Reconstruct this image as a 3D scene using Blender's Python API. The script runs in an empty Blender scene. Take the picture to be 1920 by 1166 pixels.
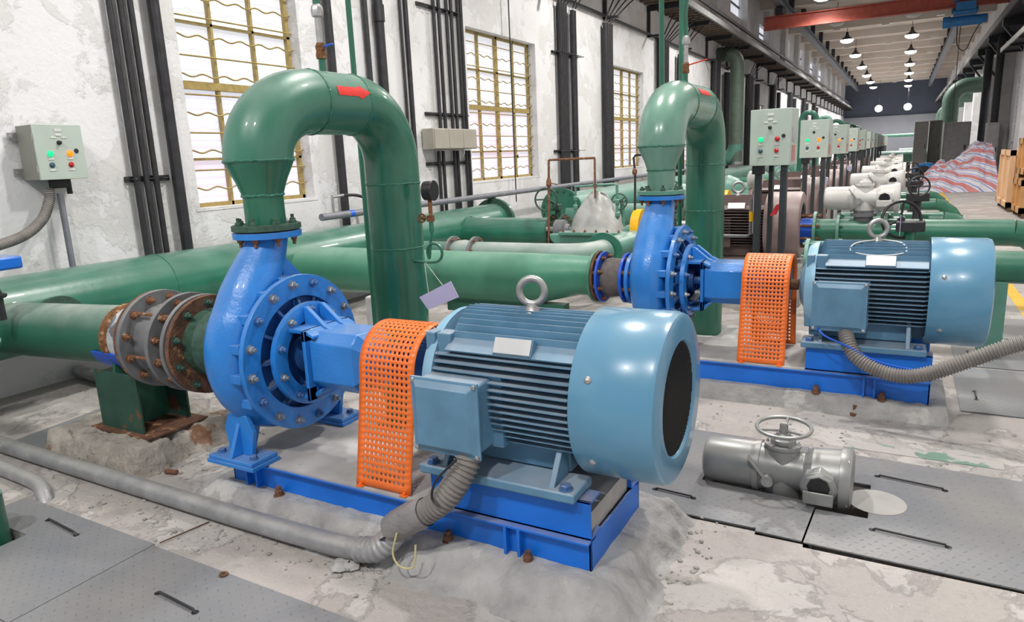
import bpy, math, random
from mathutils import Vector, Matrix, noise
random.seed(7)
PI = math.pi
sc = bpy.context.scene
COL = sc.collection

# ------------------------------------------------------------------ camera
CX = ((0.8768942, 0.0663316, -0.4760848), (0.4788453, -0.2070773, 0.8531273), (-0.0419970, -0.9760733, -0.2133474))
CAMLOC = Vector((0, 0, 1.65))
cd = bpy.data.cameras.new('camera'); cam = bpy.data.objects.new('camera', cd); COL.objects.link(cam)
cd.sensor_width = 36; cd.lens = 1309 * 36 / 1920; cd.clip_start = .05; cd.clip_end = 300
m = Matrix(((CX[0][0], -CX[0][1], -CX[0][2]), (CX[1][0], -CX[1][1], -CX[1][2]), (CX[2][0], -CX[2][1], -CX[2][2]))).to_4x4()
m.translation = CAMLOC
cam.matrix_world = m
sc.camera = cam

def at(u, v, **k):
    """point of the place seen at photo coordinates u, v on a known plane x=, y= or z="""
    d = Vector([CX[i][0] * (u - 960) + CX[i][1] * (v - 583) + CX[i][2] * 1309 for i in range(3)])
    (a, val), = k.items(); i = 'xyz'.index(a)
    return CAMLOC + d * ((val - CAMLOC[i]) / d[i])

# ------------------------------------------------------------------ world, lamps, exposure
w = bpy.data.worlds.new('ambient_fill'); sc.world = w; w.use_nodes = True  # even fill added through the open hall end behind the viewer
bg = w.node_tree.nodes['Background']; bg.inputs[0].default_value = (.86, .92, 1, 1); bg.inputs[1].default_value = .42
sc.view_settings.view_transform = 'Standard'; sc.view_settings.look = 'None'
sc.view_settings.exposure = 0.0; sc.view_settings.gamma = 1.0; sc.view_settings.use_curve_mapping = False

def lamp(name, loc, power, rad=.22, col=(1, .97, .93)):
    l = bpy.data.lights.new(name, 'SPOT'); l.energy = power; l.color = col; l.shadow_soft_size = rad
    l.spot_size = math.radians(150); l.spot_blend = .5
    o = bpy.data.objects.new(name, l); o.location = loc; COL.objects.link(o); return o
LAMP_Z = 7.0
for y in (-2.6, 5.4, 13.4, 21.4):
    lamp('bay_light', (-3.0, y, LAMP_Z - .12), 880)
    lamp('bay_light', (0.0, y + .6, LAMP_Z - .12), 880)

# ------------------------------------------------------------------ materials
MATS = {}
def mat(name, col, rough=.5, metal=0., var=.12, vs=6., bump=.0, bs=40., chips=None, dust=None, coat=0., emit=None, spec=None):
    if name in MATS: return MATS[name]
    M = bpy.data.materials.new(name); MATS[name] = M; M.use_nodes = True
    nt = M.node_tree; N = nt.nodes; L = nt.links; b = N['Principled BSDF']
    b.inputs['Roughness'].default_value = rough; b.inputs['Metallic'].default_value = metal
    b.inputs['Coat Weight'].default_value = coat
    if spec is not None: b.inputs['Specular IOR Level'].default_value = spec
    tc = N.new('ShaderNodeTexCoord')
    nz = N.new('ShaderNodeTexNoise'); nz.inputs['Scale'].default_value = vs; nz.inputs['Detail'].default_value = 6
    L.new(tc.outputs['Object'], nz.inputs['Vector'])
    mr = N.new('ShaderNodeMapRange'); mr.inputs[1].default_value = .3; mr.inputs[2].default_value = .7
    mr.inputs[3].default_value = 1 - var; mr.inputs[4].default_value = 1 + var
    L.new(nz.outputs['Fac'], mr.inputs[0])
    mx = N.new('ShaderNodeVectorMath'); mx.operation = 'SCALE'; mx.inputs[0].default_value = col
    L.new(mr.outputs[0], mx.inputs['Scale'])
    out = mx.outputs[0]
    def mixin(fac, c, out):
        k = N.new('ShaderNodeMix'); k.data_type = 'RGBA'; L.new(fac, k.inputs[0]); L.new(out, k.inputs[6]); k.inputs[7].default_value = (*c, 1)
        return k.outputs[2]
    if dust:                     # settled dust on faces that look up
        dc, da = dust
        g = N.new('ShaderNodeNewGeometry'); s = N.new('ShaderNodeSeparateXYZ'); L.new(g.outputs['Normal'], s.inputs[0])
        r = N.new('ShaderNodeMapRange'); r.inputs[1].default_value = .35; r.inputs[2].default_value = 1.; r.inputs[4].default_value = da
        L.new(s.outputs['Z'], r.inputs[0])
        q = N.new('ShaderNodeTexNoise'); q.inputs['Scale'].default_value = 5.; q.inputs['Detail'].default_value = 5; L.new(tc.outputs['Object'], q.inputs['Vector'])
        qq = N.new('ShaderNodeMath'); qq.operation = 'MULTIPLY'; L.new(r.outputs[0], qq.inputs[0])
        q2 = N.new('ShaderNodeMapRange'); q2.inputs[1].default_value = .3; q2.inputs[2].default_value = .65; q2.inputs[3].default_value = .35; L.new(q.outputs['Fac'], q2.inputs[0])
        L.new(q2.outputs[0], qq.inputs[1]); out = mixin(qq.outputs[0], dc, out)
    for cc, sc_, th in (chips or []):
        q = N.new('ShaderNodeTexNoise'); q.inputs['Scale'].default_value = sc_; q.inputs['Detail'].default_value = 8; q.inputs['Roughness'].default_value = .6
        L.new(tc.outputs['Object'], q.inputs['Vector'])
        r = N.new('ShaderNodeMapRange'); r.inputs[1].default_value = th; r.inputs[2].default_value = th + .04; L.new(q.outputs['Fac'], r.inputs[0])
        out = mixin(r.outputs[0], cc, out)
    L.new(out, b.inputs['Base Color'])
    if bump:
        q = N.new('ShaderNodeTexNoise'); q.inputs['Scale'].default_value = bs; q.inputs['Detail'].default_value = 8
        L.new(tc.outputs['Object'], q.inputs['Vector'])
        bp = N.new('ShaderNodeBump'); bp.inputs['Strength'].default_value = bump; bp.inputs['Distance'].default_value = .02
        L.new(q.outputs['Fac'], bp.inputs['Height']); L.new(bp.outputs[0], b.inputs['Normal'])
    if emit:
        b.inputs['Emission Color'].default_value = (*emit[0], 1); b.inputs['Emission Strength'].default_value = emit[1]
    return M

DUST = (.42, .42, .43)
green = mat('green_paint', (.022, .15, .095), .32, var=.18, vs=4, bump=.06, bs=18, dust=((.22, .30, .27), .55), coat=.3)
green_clean = mat('green_gloss_paint', (.016, .135, .08), .38, var=.2, vs=3, bump=.05, bs=14, dust=((.22, .31, .27), .55), coat=.45, chips=[((.10, .22, .17), 9, .70)])
green_teal = mat('pale_green_paint', (.10, .26, .205), .4, var=.15, vs=4, bump=.05, bs=20, dust=((.45, .52, .49), .6))
green_dusty = mat('dusty_green_paint', (.02, .12, .075), .5, var=.15, vs=3, dust=((.33, .38, .345), .95), chips=[((.5, .52, .5), 60, .76)])
weld = mat('weld_paint', (.03, .17, .11), .4, bump=.6, bs=90)
weld_rust = mat('rusty_weld', (.20, .085, .03), .8, var=.4, vs=30, bump=1, bs=80, chips=[((.45, .33, .2), 30, .6)])
red = mat('red_paint', (.68, .03, .02), .35, var=.1, vs=20)
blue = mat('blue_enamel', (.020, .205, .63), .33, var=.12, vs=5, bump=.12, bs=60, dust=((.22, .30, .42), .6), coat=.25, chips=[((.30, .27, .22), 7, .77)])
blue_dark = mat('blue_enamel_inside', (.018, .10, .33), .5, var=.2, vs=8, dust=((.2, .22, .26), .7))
blue_base = mat('blue_beam_paint', (.006, .15, .64), .38, var=.18, vs=4, dust=((.30, .30, .32), .85), chips=[((.13, .055, .03), 7, .69), ((.36, .34, .33), 5, .70)])
blue_bright = mat('bright_blue_paint', (.01, .10, .60), .4)
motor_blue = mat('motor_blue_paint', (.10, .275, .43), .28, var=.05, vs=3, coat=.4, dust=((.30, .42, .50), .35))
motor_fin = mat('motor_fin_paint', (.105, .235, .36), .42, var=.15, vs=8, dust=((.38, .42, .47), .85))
motor_pale = mat('motor_pale_paint', (.25, .45, .60), .4, var=.1)
dark_steel = mat('dark_mesh', (.012, .012, .013), .6)
steel = mat('dull_steel', (.42, .42, .42), .42, .75, var=.2, vs=20)
bolt_steel = mat('bolt_steel', (.24, .27, .32), .4, .45, var=.25, vs=40)
bolt_blue = mat('painted_bolt', (.05, .14, .36), .45, .2, var=.25, vs=40, dust=((.3, .33, .38), .5))
bolt_green = mat('green_bolt', (.035, .085, .06), .6, var=.3, vs=40)
bolt_rust = mat('rusty_bolt', (.20, .09, .045), .75, .2, var=.4, vs=60, chips=[((.4, .33, .25), 40, .6)])
castiron = mat('grey_flange_paint', (.155, .16, .17), .5, var=.2, vs=10, dust=((.35, .34, .33), .6), chips=[((.26, .12, .06), 9, .68)])
rust = mat('rust', (.135, .062, .036), .85, var=.45, vs=14, bump=.4, bs=60, chips=[((.36, .19, .08), 12, .58)])
rubber = mat('grey_rubber', (.14, .12, .11), .75, var=.2, vs=20, bump=.3, bs=60)
orange = mat('orange_paint', (.86, .17, .022), .38, var=.07, vs=4, coat=.2, chips=[((.55, .25, .12), 25, .74)])
galv = mat('galvanised_pipe', (.34, .345, .36), .45, .35, var=.22, vs=9, bump=.3, bs=25, dust=((.47, .45, .42), .7), chips=[((.52, .49, .44), 6, .66)])
hose = mat('grey_flexible_hose', (.20, .185, .175), .6, var=.2, vs=12, dust=((.36, .33, .31), .7))
conduit = mat('black_conduit_paint', (.022, .022, .026), .45, var=.4, vs=10, chips=[((.3, .3, .3), 22, .76)])
conduit_g = mat('grey_conduit_paint', (.19, .195, .225), .45, var=.15)
panel_m = mat('panel_enamel', (.43, .50, .45), .42, var=.04, vs=4)
panel_side = mat('shaded_panel_side_enamel', (.21, .21, .185), .45, var=.08, vs=4)  # darker than the door: shade on the box's side put into its colour
boxbeige = mat('beige_box_paint', (.36, .34, .29), .5, var=.06)
white_p = mat('white_plate', (.66, .66, .63), .4)
alu = mat('aluminium_plate', (.55, .55, .55), .42, .6, var=.08)
black = mat('black_plastic', (.014, .014, .016), .4)
btn_red = mat('red_button', (.5, .02, .02), .3)
btn_blue = mat('blue_button', (.05, .10, .14), .3)
lit_green = mat('green_lamp', (.0, .4, .15), .3, emit=((.01, .75, .28), 1.0))
lit_orange = mat('orange_lamp', (.8, .2, .0), .3, emit=((1, .16, .0), 1.5))
lilac = mat('lilac_card', (.47, .45, .64), .5, var=.03)
yellow = mat('yellow_paint', (.85, .45, .01), .4)
winframe = mat('yellow_window_paint', (.34, .255, .085), .5, var=.2, vs=15)
gasket = mat('black_gasket', (.01, .01, .01), .7)
marble = mat('pale_stone', (.6, .6, .6), .5, var=.15, vs=12)
brown_motor = mat('brown_motor_paint', (.155, .105, .10), .5, var=.1, dust=((.30, .25, .24), .6))
pink_motor = mat('pinkish_cowl_paint', (.30, .22, .215), .45, var=.1, dust=((.45, .38, .36), .5))
actu = mat('silver_grey_paint', (.27, .275, .27), .36, .3, var=.12, vs=8, dust=((.42, .42, .41), .35), chips=[((.12, .12, .12), 14, .72)])
actu_w = mat('pale_grey_paint', (.55, .54, .52), .45, var=.08)
plastic = mat('grey_plastic_sheet', (.42, .42, .41), .3, var=.2, vs=6, bump=.3, bs=10)
wood = mat('crate_wood', (.52, .27, .10), .6, var=.2, vs=3)
woodp = mat('pale_crate_wood', (.75, .48, .28), .6, var=.1, vs=3)
cabin = mat('grey_cabinet_paint', (.36, .36, .35), .5, var=.1)
crane_red = mat('crane_red_paint', (.42, .09, .06), .5, var=.15)
crane_blue = mat('hoist_blue_paint', (.03, .22, .55), .45)
railgrey = mat('rail_grey_paint', (.17, .185, .21), .5, var=.1)
trayg = mat('tray_grey_paint', (.19, .19, .19), .5, var=.2, vs=5)
slat = mat('brown_slat', (.13, .095, .075), .7, var=.3)
ceil_m = mat('ceiling_plaster', (.62, .54, .47), .8, var=.08, vs=1)
beam_m = mat('ceiling_beam_plaster', (.68, .62, .56), .8, var=.06, vs=1)
lampglow = mat('lamp_glow', (1, 1, 1), .5, emit=((1, .98, 1), 14))
floodglow = mat('flood_glow', (1, 1, 1), .5, emit=((.75, .9, 1), 40))
vent = mat('grey_green_duct_paint', (.10, .14, .11), .5, var=.15)
farwall_m = mat('blue_grey_far_wall', (.10, .12, .17), .7, var=.05, vs=1)
farlow_m = mat('grey_far_partition', (.30, .32, .36), .7, var=.05, vs=1)

def wall_material(name, a, b_, stain, grit=False):
    M = bpy.data.materials.new(name); M.use_nodes = True; nt = M.node_tree; N = nt.nodes; L = nt.links; b = N['Principled BSDF']
    b.inputs['Roughness'].default_value = .75
    tc = N.new('ShaderNodeTexCoord')
    def nz(s, d=8, r=.6, dis=0):
        q = N.new('ShaderNodeTexNoise'); q.inputs['Scale'].default_value = s; q.inputs['Detail'].default_value = d; q.inputs['Roughness'].default_value = r
        q.inputs['Distortion'].default_value = dis; L.new(tc.outputs['Object'], q.inputs['Vector']); return q.outputs['Fac']
    def ramp(f, lo, hi, hi_v=1.):
        r = N.new('ShaderNodeMapRange'); r.inputs[1].default_value = lo; r.inputs[2].default_value = hi; r.inputs[4].default_value = hi_v; L.new(f, r.inputs[0]); return r.outputs[0]
    def mx(f, A, B):
        k = N.new('ShaderNodeMix'); k.data_type = 'RGBA'; L.new(f, k.inputs[0])
        for s, X in ((6, A), (7, B)):
            if isinstance(X, tuple): k.inputs[s].default_value = (*X, 1)
            else: L.new(X, k.inputs[s])
        return k.outputs[2]
    peel = ramp(nz(1.6, 10, .65, .3), .50, .53)
    c = mx(peel, a, b_)
    c = mx(ramp(nz(.7, 6, .6), .45, .75, .7), c, stain)
    c = mx(ramp(nz(3.1, 12, .7), .60, .63, .5), c, tuple(x * .8 for x in b_))
    if grit:
        c = mx(ramp(nz(45, 6, .7), .56, .66, .45), c, tuple(x * .6 for x in a)); c = mx(ramp(nz(7, 10, .75, .6), .55, .62, .5), c, tuple(x * .72 for x in a)); c = mx(ramp(nz(90, 4, .6), .60, .68, .6), c, tuple(min(1, x * 1.3) for x in b_))
    L.new(c, b.inputs['Base Color'])
    bp = N.new('ShaderNodeBump'); bp.inputs['Strength'].default_value = .6 if grit else .35; bp.inputs['Distance'].default_value = .02
    ad = N.new('ShaderNodeMath'); ad.operation = 'ADD'; L.new(peel, ad.inputs[0]); L.new(nz(20, 6), ad.inputs[1]); L.new(ad.outputs[0], bp.inputs['Height']); L.new(bp.outputs[0], b.inputs['Normal'])
    return M
wall_m = wall_material('peeling_white_plaster', (.74, .74, .76), (.655, .65, .65), (.60, .59, .575))
floor_m = wall_material('worn_concrete', (.40, .37, .35), (.48, .455, .435), (.31, .30, .30), True)
grout_m = mat('raw_cement', (.36, .355, .35), .9, var=.22, vs=7, bump=.9, bs=22, chips=[((.5, .49, .47), 3, .60)])
deck_m = mat('cement_deck', (.42, .405, .39), .85, var=.22, vs=5, bump=.25, bs=12, chips=[((.28, .27, .26), 3, .62)])
pit_m = mat('pit_dark', (.05, .05, .05), .9)

def plate_material():
    M = bpy.data.materials.new('checker_plate_steel'); M.use_nodes = True; nt = M.node_tree; N = nt.nodes; L = nt.links; b = N['Principled BSDF']
    b.inputs['Roughness'].default_value = .5; b.inputs['Metallic'].default_value = .15
    tc = N.new('ShaderNodeTexCoord'); mp = N.new('ShaderNodeMapping'); mp.inputs['Rotation'].default_value = (0, 0, .6); mp.inputs['Scale'].default_value = (26, 26, 26)
    L.new(tc.outputs['Object'], mp.inputs[0])
    def mth(op, a, b2=None):
        n = N.new('ShaderNodeMath'); n.operation = op
        for i, q in enumerate((a, b2)):
            if q is None: continue
            if isinstance(q, (int, float)): n.inputs[i].default_value = q
            else: L.new(q, n.inputs[i])
        return n.outputs[0]
    s = N.new('ShaderNodeSeparateXYZ'); L.new(mp.outputs[0], s.inputs[0])
    fx = mth('FRACT', s.outputs[0]); fy = mth('FRACT', s.outputs[1])
    cx = mth('FLOOR', s.outputs[0]); cy = mth('FLOOR', s.outputs[1])
    par = mth('MODULO', mth('ABSOLUTE', mth('ADD', cx, cy)), 2.)
    dx = mth('ABSOLUTE', mth('SUBTRACT', fx, .5)); dy = mth('ABSOLUTE', mth('SUBTRACT', fy, .5))
    e1 = mth('ADD', mth('MULTIPLY', dx, 2.4), mth('MULTIPLY', dy, 9.)); e2 = mth('ADD', mth('MULTIPLY', dx, 9.), mth('MULTIPLY', dy, 2.4))
    sel = mth('ADD', mth('MULTIPLY', e1, par), mth('MULTIPLY', e2, mth('SUBTRACT', 1., par)))
    h = mth('SUBTRACT', 1., mth('MINIMUM', sel, 1.))
    q = N.new('ShaderNodeTexNoise'); q.inputs['Scale'].default_value = 1.6; q.inputs['Detail'].default_value = 8; L.new(tc.outputs['Object'], q.inputs['Vector'])
    r = N.new('ShaderNodeValToRGB'); r.color_ramp.elements[0].position = .35; r.color_ramp.elements[1].position = .72
    r.color_ramp.elements[0].color = (.20, .21, .23, 1); r.color_ramp.elements[1].color = (.29, .28, .27, 1); L.new(q.outputs['Fac'], r.inputs[0])
    L.new(r.outputs[0], b.inputs['Base Color'])
    bp = N.new('ShaderNodeBump'); bp.inputs['Strength'].default_value = .7; bp.inputs['Distance'].default_value = .004
    L.new(h, bp.inputs['Height']); L.new(bp.outputs[0], b.inputs['Normal'])
    return M
plate_m = plate_material()

def pane_material():
    M = bpy.data.materials.new('daylit_pane'); M.use_nodes = True; nt = M.node_tree; N = nt.nodes; L = nt.links; b = N['Principled BSDF']
    b.inputs['Roughness'].default_value = .25; b.inputs['Base Color'].default_value = (.5, .5, .55, 1)
    tc = N.new('ShaderNodeTexCoord'); q = N.new('ShaderNodeTexNoise'); q.inputs['Scale'].default_value = .9; q.inputs['Detail'].default_value = 3
    L.new(tc.outputs['Object'], q.inputs['Vector'])
    r = N.new('ShaderNodeValToRGB'); e = r.color_ramp.elements
    e[0].position = .38; e[0].color = (.55, .62, .95, 1); e[1].position = .62; e[1].color = (.92, .70, .84, 1)
    x = e.new(.5); x.color = (.80, .78, .92, 1)
    L.new(q.outputs['Fac'], r.inputs[0])
    s = N.new('ShaderNodeSeparateXYZ'); L.new(tc.outputs['Object'], s.inputs[0])
    st = N.new('ShaderNodeMapRange'); st.inputs[1].default_value = 2.35; st.inputs[2].default_value = 2.5; L.new(s.outputs['Z'], st.inputs[0])
    k = N.new('ShaderNodeMix'); k.data_type = 'RGBA'; L.new(st.outputs[0], k.inputs[0]); L.new(r.outputs[0], k.inputs[6]); k.inputs[7].default_value = (.80, .82, .88, 1)
    L.new(k.outputs[2], b.inputs['Emission Color']); b.inputs['Emission Strength'].default_value = .72
    return M
pane_m = pane_material()

def tarp_material():
    M = bpy.data.materials.new('striped_tarpaulin'); M.use_nodes = True; nt = M.node_tree; N = nt.nodes; L = nt.links; b = N['Principled BSDF']
    b.inputs['Roughness'].default_value = .5
    tc = N.new('ShaderNodeTexCoord'); wv = N.new('ShaderNodeTexWave'); wv.bands_direction = 'DIAGONAL'; wv.inputs['Scale'].default_value = .9; wv.inputs['Distortion'].default_value = 3.5; wv.inputs['Detail'].default_value = 1
    L.new(tc.outputs['Object'], wv.inputs['Vector'])
    r = N.new('ShaderNodeValToRGB'); r.color_ramp.interpolation = 'CONSTANT'; e = r.color_ramp.elements
    e[0].position = 0; e[0].color = (.55, .20, .20, 1); e[1].position = .25; e[1].color = (.62, .60, .65, 1)
    for p_, c in ((.55, (.16, .24, .58)), (.75, (.66, .64, .68))): x = e.new(p_); x.color = (*c, 1)
    L.new(wv.outputs['Color'], r.inputs[0]); L.new(r.outputs[0], b.inputs['Base Color'])
    return M
tarp_m = tarp_material()

# ------------------------------------------------------------------ mesh builder
def frame(axis):
    a = Vector(axis).normalized(); h = Vector((0, 0, 1)) if abs(a.z) < .9 else Vector((0, 1, 0))
    u = a.cross(h).normalized(); return a, u, a.cross(u)
class MB:
    def __init__(s): s.v = []; s.f = []
    def add(s, V, F):
        k = len(s.v); s.v += [tuple(x) for x in V]; s.f += [[i + k for i in f] for f in F]; return s
    def box(s, x0, x1, y0, y1, z0, z1):
        V = [(x, y, z) for x in (x0, x1) for y in (y0, y1) for z in (z0, z1)]
        return s.add(V, [(0, 1, 3, 2), (4, 6, 7, 5), (0, 4, 5, 1), (2, 3, 7, 6), (0, 2, 6, 4), (1, 5, 7, 3)])
    def lathe(s, o, axis, prof, n=32, cap=True, closed=False):
        a, u, w_ = frame(axis); o = Vector(o); V = []; F = []
        for t, r in prof:
            for i in range(n):
                q = 2 * PI * i / n; V.append(o + a * t + (u * math.cos(q) + w_ * math.sin(q)) * r)
        m_ = len(prof)
        for j in range(m_ if closed else m_ - 1):
            k = (j + 1) % m_
            for i in range(n): F.append((j * n + i, j * n + (i + 1) % n, k * n + (i + 1) % n, k * n + i))
        if cap and not closed:
            F.append(tuple(range(n))[::-1]); F.append(tuple(range((m_ - 1) * n, m_ * n)))
        return s.add(V, F)
    def cyl(s, p0, p1, r, r1=None, n=24):
        p0 = Vector(p0); d = Vector(p1) - p0
        return s.lathe(p0, d, [(0, r), (d.length, r if r1 is None else r1)], n)
    def ring(s, o, axis, r0, r1, t0, t1, n=40):
        return s.lathe(o, axis, [(t0, r0), (t0, r1), (t1, r1), (t1, r0)], n, closed=True)
    def torus(s, o, axis, R, r, n=32, k=10):
        return s.lathe(o, axis, [(math.sin(2 * PI * j / k) * r, R + math.cos(2 * PI * j / k) * r) for j in range(k)], n, closed=True)
    def tube(s, P, r, n=14, cap=True, sx=None):
        P = [Vector(p) for p in P]; V = []; F = []; m_ = len(P)
        rr = r if isinstance(r, (list, tuple)) else [r] * m_
        t = (P[1] - P[0]).normalized(); _, u, _ = frame(t)
        for i in range(m_):
            t = (P[min(i + 1, m_ - 1)] - P[max(i - 1, 0)]).normalized()
            u = (u - t * u.dot(t)).normalized(); w_ = t.cross(u)
            for j in range(n):
                q = 2 * PI * j / n; V.append(P[i] + (u * math.cos(q) + w_ * math.sin(q)) * rr[i])
        for i in range(m_ - 1):
            for j in range(n): F.append((i * n + j, i * n + (j + 1) % n, (i + 1) * n + (j + 1) % n, (i + 1) * n + j))
        if cap: F.append(tuple(range(n))[::-1]); F.append(tuple(range((m_ - 1) * n, m_ * n)))
        return s.add(V, F)
    def prism(s, poly, axis, a, b):
        """poly in the two other axes, extruded along axis from a to b"""
        def pt(p, c): return {'x': (c, p[0], p[1]), 'y': (p[0], c, p[1]), 'z': (p[0], p[1], c)}[axis]
        n = len(poly); V = [pt(p, a) for p in poly] + [pt(p, b) for p in poly]
        F = [tuple(range(n))[::-1], tuple(range(n, 2 * n))] + [(i, (i + 1) % n, n + (i + 1) % n, n + i) for i in range(n)]
        return s.add(V, F)
    def bar(s, p0, p1, w_, h):
        p0, p1 = Vector(p0), Vector(p1); a, u, v = frame(p1 - p0); V = []
        for p in (p0, p1):
            for i, j in ((-1, -1), (1, -1), (1, 1), (-1, 1)): V.append(p + u * i * w_ / 2 + v * j * h / 2)
        return s.add(V, [(3, 2, 1, 0), (4, 5, 6, 7), (0, 1, 5, 4), (1, 2, 6, 5), (2, 3, 7, 6), (3, 0, 4, 7)])
    def hexbolt(s, p, axis, r=.017, h=.016, stud=.012):
        a = Vector(axis).normalized(); p = Vector(p)
        s.lathe(p, a, [(0, r * 1.25), (.004, r * 1.25)], 16)
        s.lathe(p, a, [(.004, r), (h * .8, r), (h, r * .82)], 6)
        if stud: s.lathe(p, a, [(h, r * .55), (h + stud, r * .55), (h + stud + .002, r * .4)], 10)
        return s
    def build(s, name, M, parent=None, smooth=35, bevel=0, segs=2):
        me = bpy.data.meshes.new(name); me.from_pydata(s.v, [], s.f); me.update()
        import bmesh
        bm = bmesh.new(); bm.from_mesh(me); bmesh.ops.recalc_face_normals(bm, faces=bm.faces); bm.to_mesh(me); bm.free()
        if smooth:
            for p in me.polygons: p.use_smooth = True
            me.set_sharp_from_angle(angle=math.radians(smooth))
        me.materials.append(M)
        o = bpy.data.objects.new(name, me); COL.objects.link(o)
        if parent: o.parent = parent
        if bevel:
            b = o.modifiers.new('bevel', 'BEVEL'); b.width = bevel; b.segments = segs; b.limit_method = 'ANGLE'; b.angle_limit = math.radians(40)
        return o
def smoothpath(P, k=8):
    P = [Vector(p) for p in P]; Q = [P[0] * 2 - P[1]] + P + [P[-1] * 2 - P[-2]]; out = []
    for i in range(1, len(Q) - 2):
        for j in range(k):
            t = j / k; a, b, c, d = Q[i - 1:i + 3]
            out.append(.5 * ((2 * b) + (c - a) * t + (2 * a - 5 * b + 4 * c - d) * t * t + (-a + 3 * b - 3 * c + d) * t ** 3))
    return out + [P[-1]]
def arc(c, R, a0, a1, plane='yz', x=0, n=16):
    out = []
    for i in range(n + 1):
        q = a0 + (a1 - a0) * i / n; p, r = c[0] + R * math.cos(q), c[1] + R * math.sin(q)
        out.append({'yz': (x, p, r), 'xz': (p, x, r), 'xy': (p, r, x)}[plane])
    return out
def hose_mb(path, r, pitch=.02, amp=.004, n=18):
    P = smoothpath(path, 40); L_ = [0]
    for a, b in zip(P, P[1:]): L_.append(L_[-1] + (b - a).length)
    tot = L_[-1]; step = pitch / 4; pts = []; rr = []; i = 0; k = 0; s_ = 0
    while s_ < tot:
        while L_[i + 1] < s_: i += 1
        t = (s_ - L_[i]) / max(1e-9, L_[i + 1] - L_[i]); pts.append(P[i].lerp(P[i + 1], t)); rr.append(r + (amp if k % 4 in (0, 1) else -amp)); k += 1; s_ += step
    return MB().tube(pts, rr, n)
def tag(o, label=None, cat=None, group=None, kind=None):
    if label: o['label'] = label
    if cat: o['category'] = cat
    if group: o['group'] = group
    if kind: o['kind'] = kind
    return o
def thing(name, loc, label, cat, group=None, rz=0, sc_=1):
    o = bpy.data.objects.new(name, None); COL.objects.link(o); o.location = loc; o.rotation_euler.z = rz; o.scale = (sc_,) * 3
    o.empty_display_size = .1
    return tag(o, label, cat, group)
def struct(mb, name, M, **k): return tag(mb.build(name, M, **k), kind='structure')
def copy_tree(o, loc=None, label=None, parent=None, rz=None, group=None):
    c = o.copy(); COL.objects.link(c)
    if parent: c.parent = parent
    if loc is not None: c.location = loc
    if rz is not None: c.rotation_euler.z = rz
    if label: c['label'] = label
    if group: c['group'] = group
    for ch in [x for x in list(bpy.data.objects) if x.parent == o]: copy_tree(ch, parent=c)
    return c

# ================================================================== THE HALL
WX, RX, Y0, YE, ZC = -6.0, 3.5, -4.0, 88.0, 8.0
# openings of the left wall: (y0, y1, z0, z1)
wins = [(4.58, 6.14, 1.30, 3.66)] + [(9.66 + 6.2 * k, 12.03 + 6.2 * k, 1.31, 3.66) for k in range(11)]
clear = []
for (u0, u1, v0, v1) in ((1371, 1392, -40, 38), (1424, 1442, 44, 84), (1472, 1480, 70, 108), (1496, 1505, 88, 125), (1517, 1526, 112, 142), (1535, 1542, 128, 156), (1551, 1558, 141, 164), (1562, 1568, 152, 170)):
    a, b = at(u0, v0, x=WX), at(u1, v1, x=WX); clear.append((a.y, b.y, b.z, min(a.z, 7.6)))
def wall_with_openings(x0, x1, ops, name, M):
    mb = MB(); ys = sorted({Y0, YE} | {y for o in ops for y in o[:2]})
    for a, b in zip(ys, ys[1:]):
        zz = sorted([(o[2], o[3]) for o in ops if o[0] <= a + 1e-6 and o[1] >= b - 1e-6]); z = -.3
        for lo, hi in zz:
            if lo > z: mb.box(x0, x1, a, b, z, lo)
            z = max(z, hi)
        mb.box(x0, x1, a, b, z, ZC)
    return struct(mb, name, M, smooth=0)
wall_with_openings(WX - .4, WX, wins + clear, 'wall_left', wall_m)
rwins = []
for (u0, u1, v0, v1) in ((1891, 1912, 155, 300), (1862, 1872, 178, 262), (1826, 1832, 195, 250), (1812, 1816, 205, 248)):
    a, b = at(u0, v1, x=RX), at(u1, v0, x=RX); rwins.append((min(a.y, b.y), max(a.y, b.y), 1.5, 3.7))
rwins = [(30.6, 32.4, 1.5, 3.75)] + [(30.6 + 6.2 * k, 32.4 + 6.2 * k, 1.5, 3.75) for k in range(1, 8)]
wall_with_openings(RX, RX + .4, rwins, 'wall_right', wall_m)
struct(MB().box(WX - .4, RX + .4, YE, YE + .3, 4.4, ZC), 'wall_back', farwall_m, smooth=0)
struct(MB().box(WX - .4, RX + .4, YE - .4, YE + .3, -.2, 4.4), 'trim_1', farlow_m, smooth=0)
struct(MB().box(WX - .4, RX + .4, Y0, YE + .3, ZC, ZC + .2), 'ceiling', ceil_m, smooth=0)
for k in range(20):
    y = 6 + 4.1 * k
    struct(MB().box(WX, RX, y, y + .28, ZC - .38, ZC), 'trim_2', beam_m, smooth=0)
for k in range(7):
    for x in (-3.7, -1.4, 1.0):
        y = 34.7 + 8.2 * k - (1.2 if x > 0 else 0)
        tag(MB().box(x, x + .35, y, y + .25, ZC - .45, ZC - .38).build('ceiling_box', white_p, bevel=.01), 'small white box fixed under a ceiling beam', 'box', 'white boxes under the ceiling beams')

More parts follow.
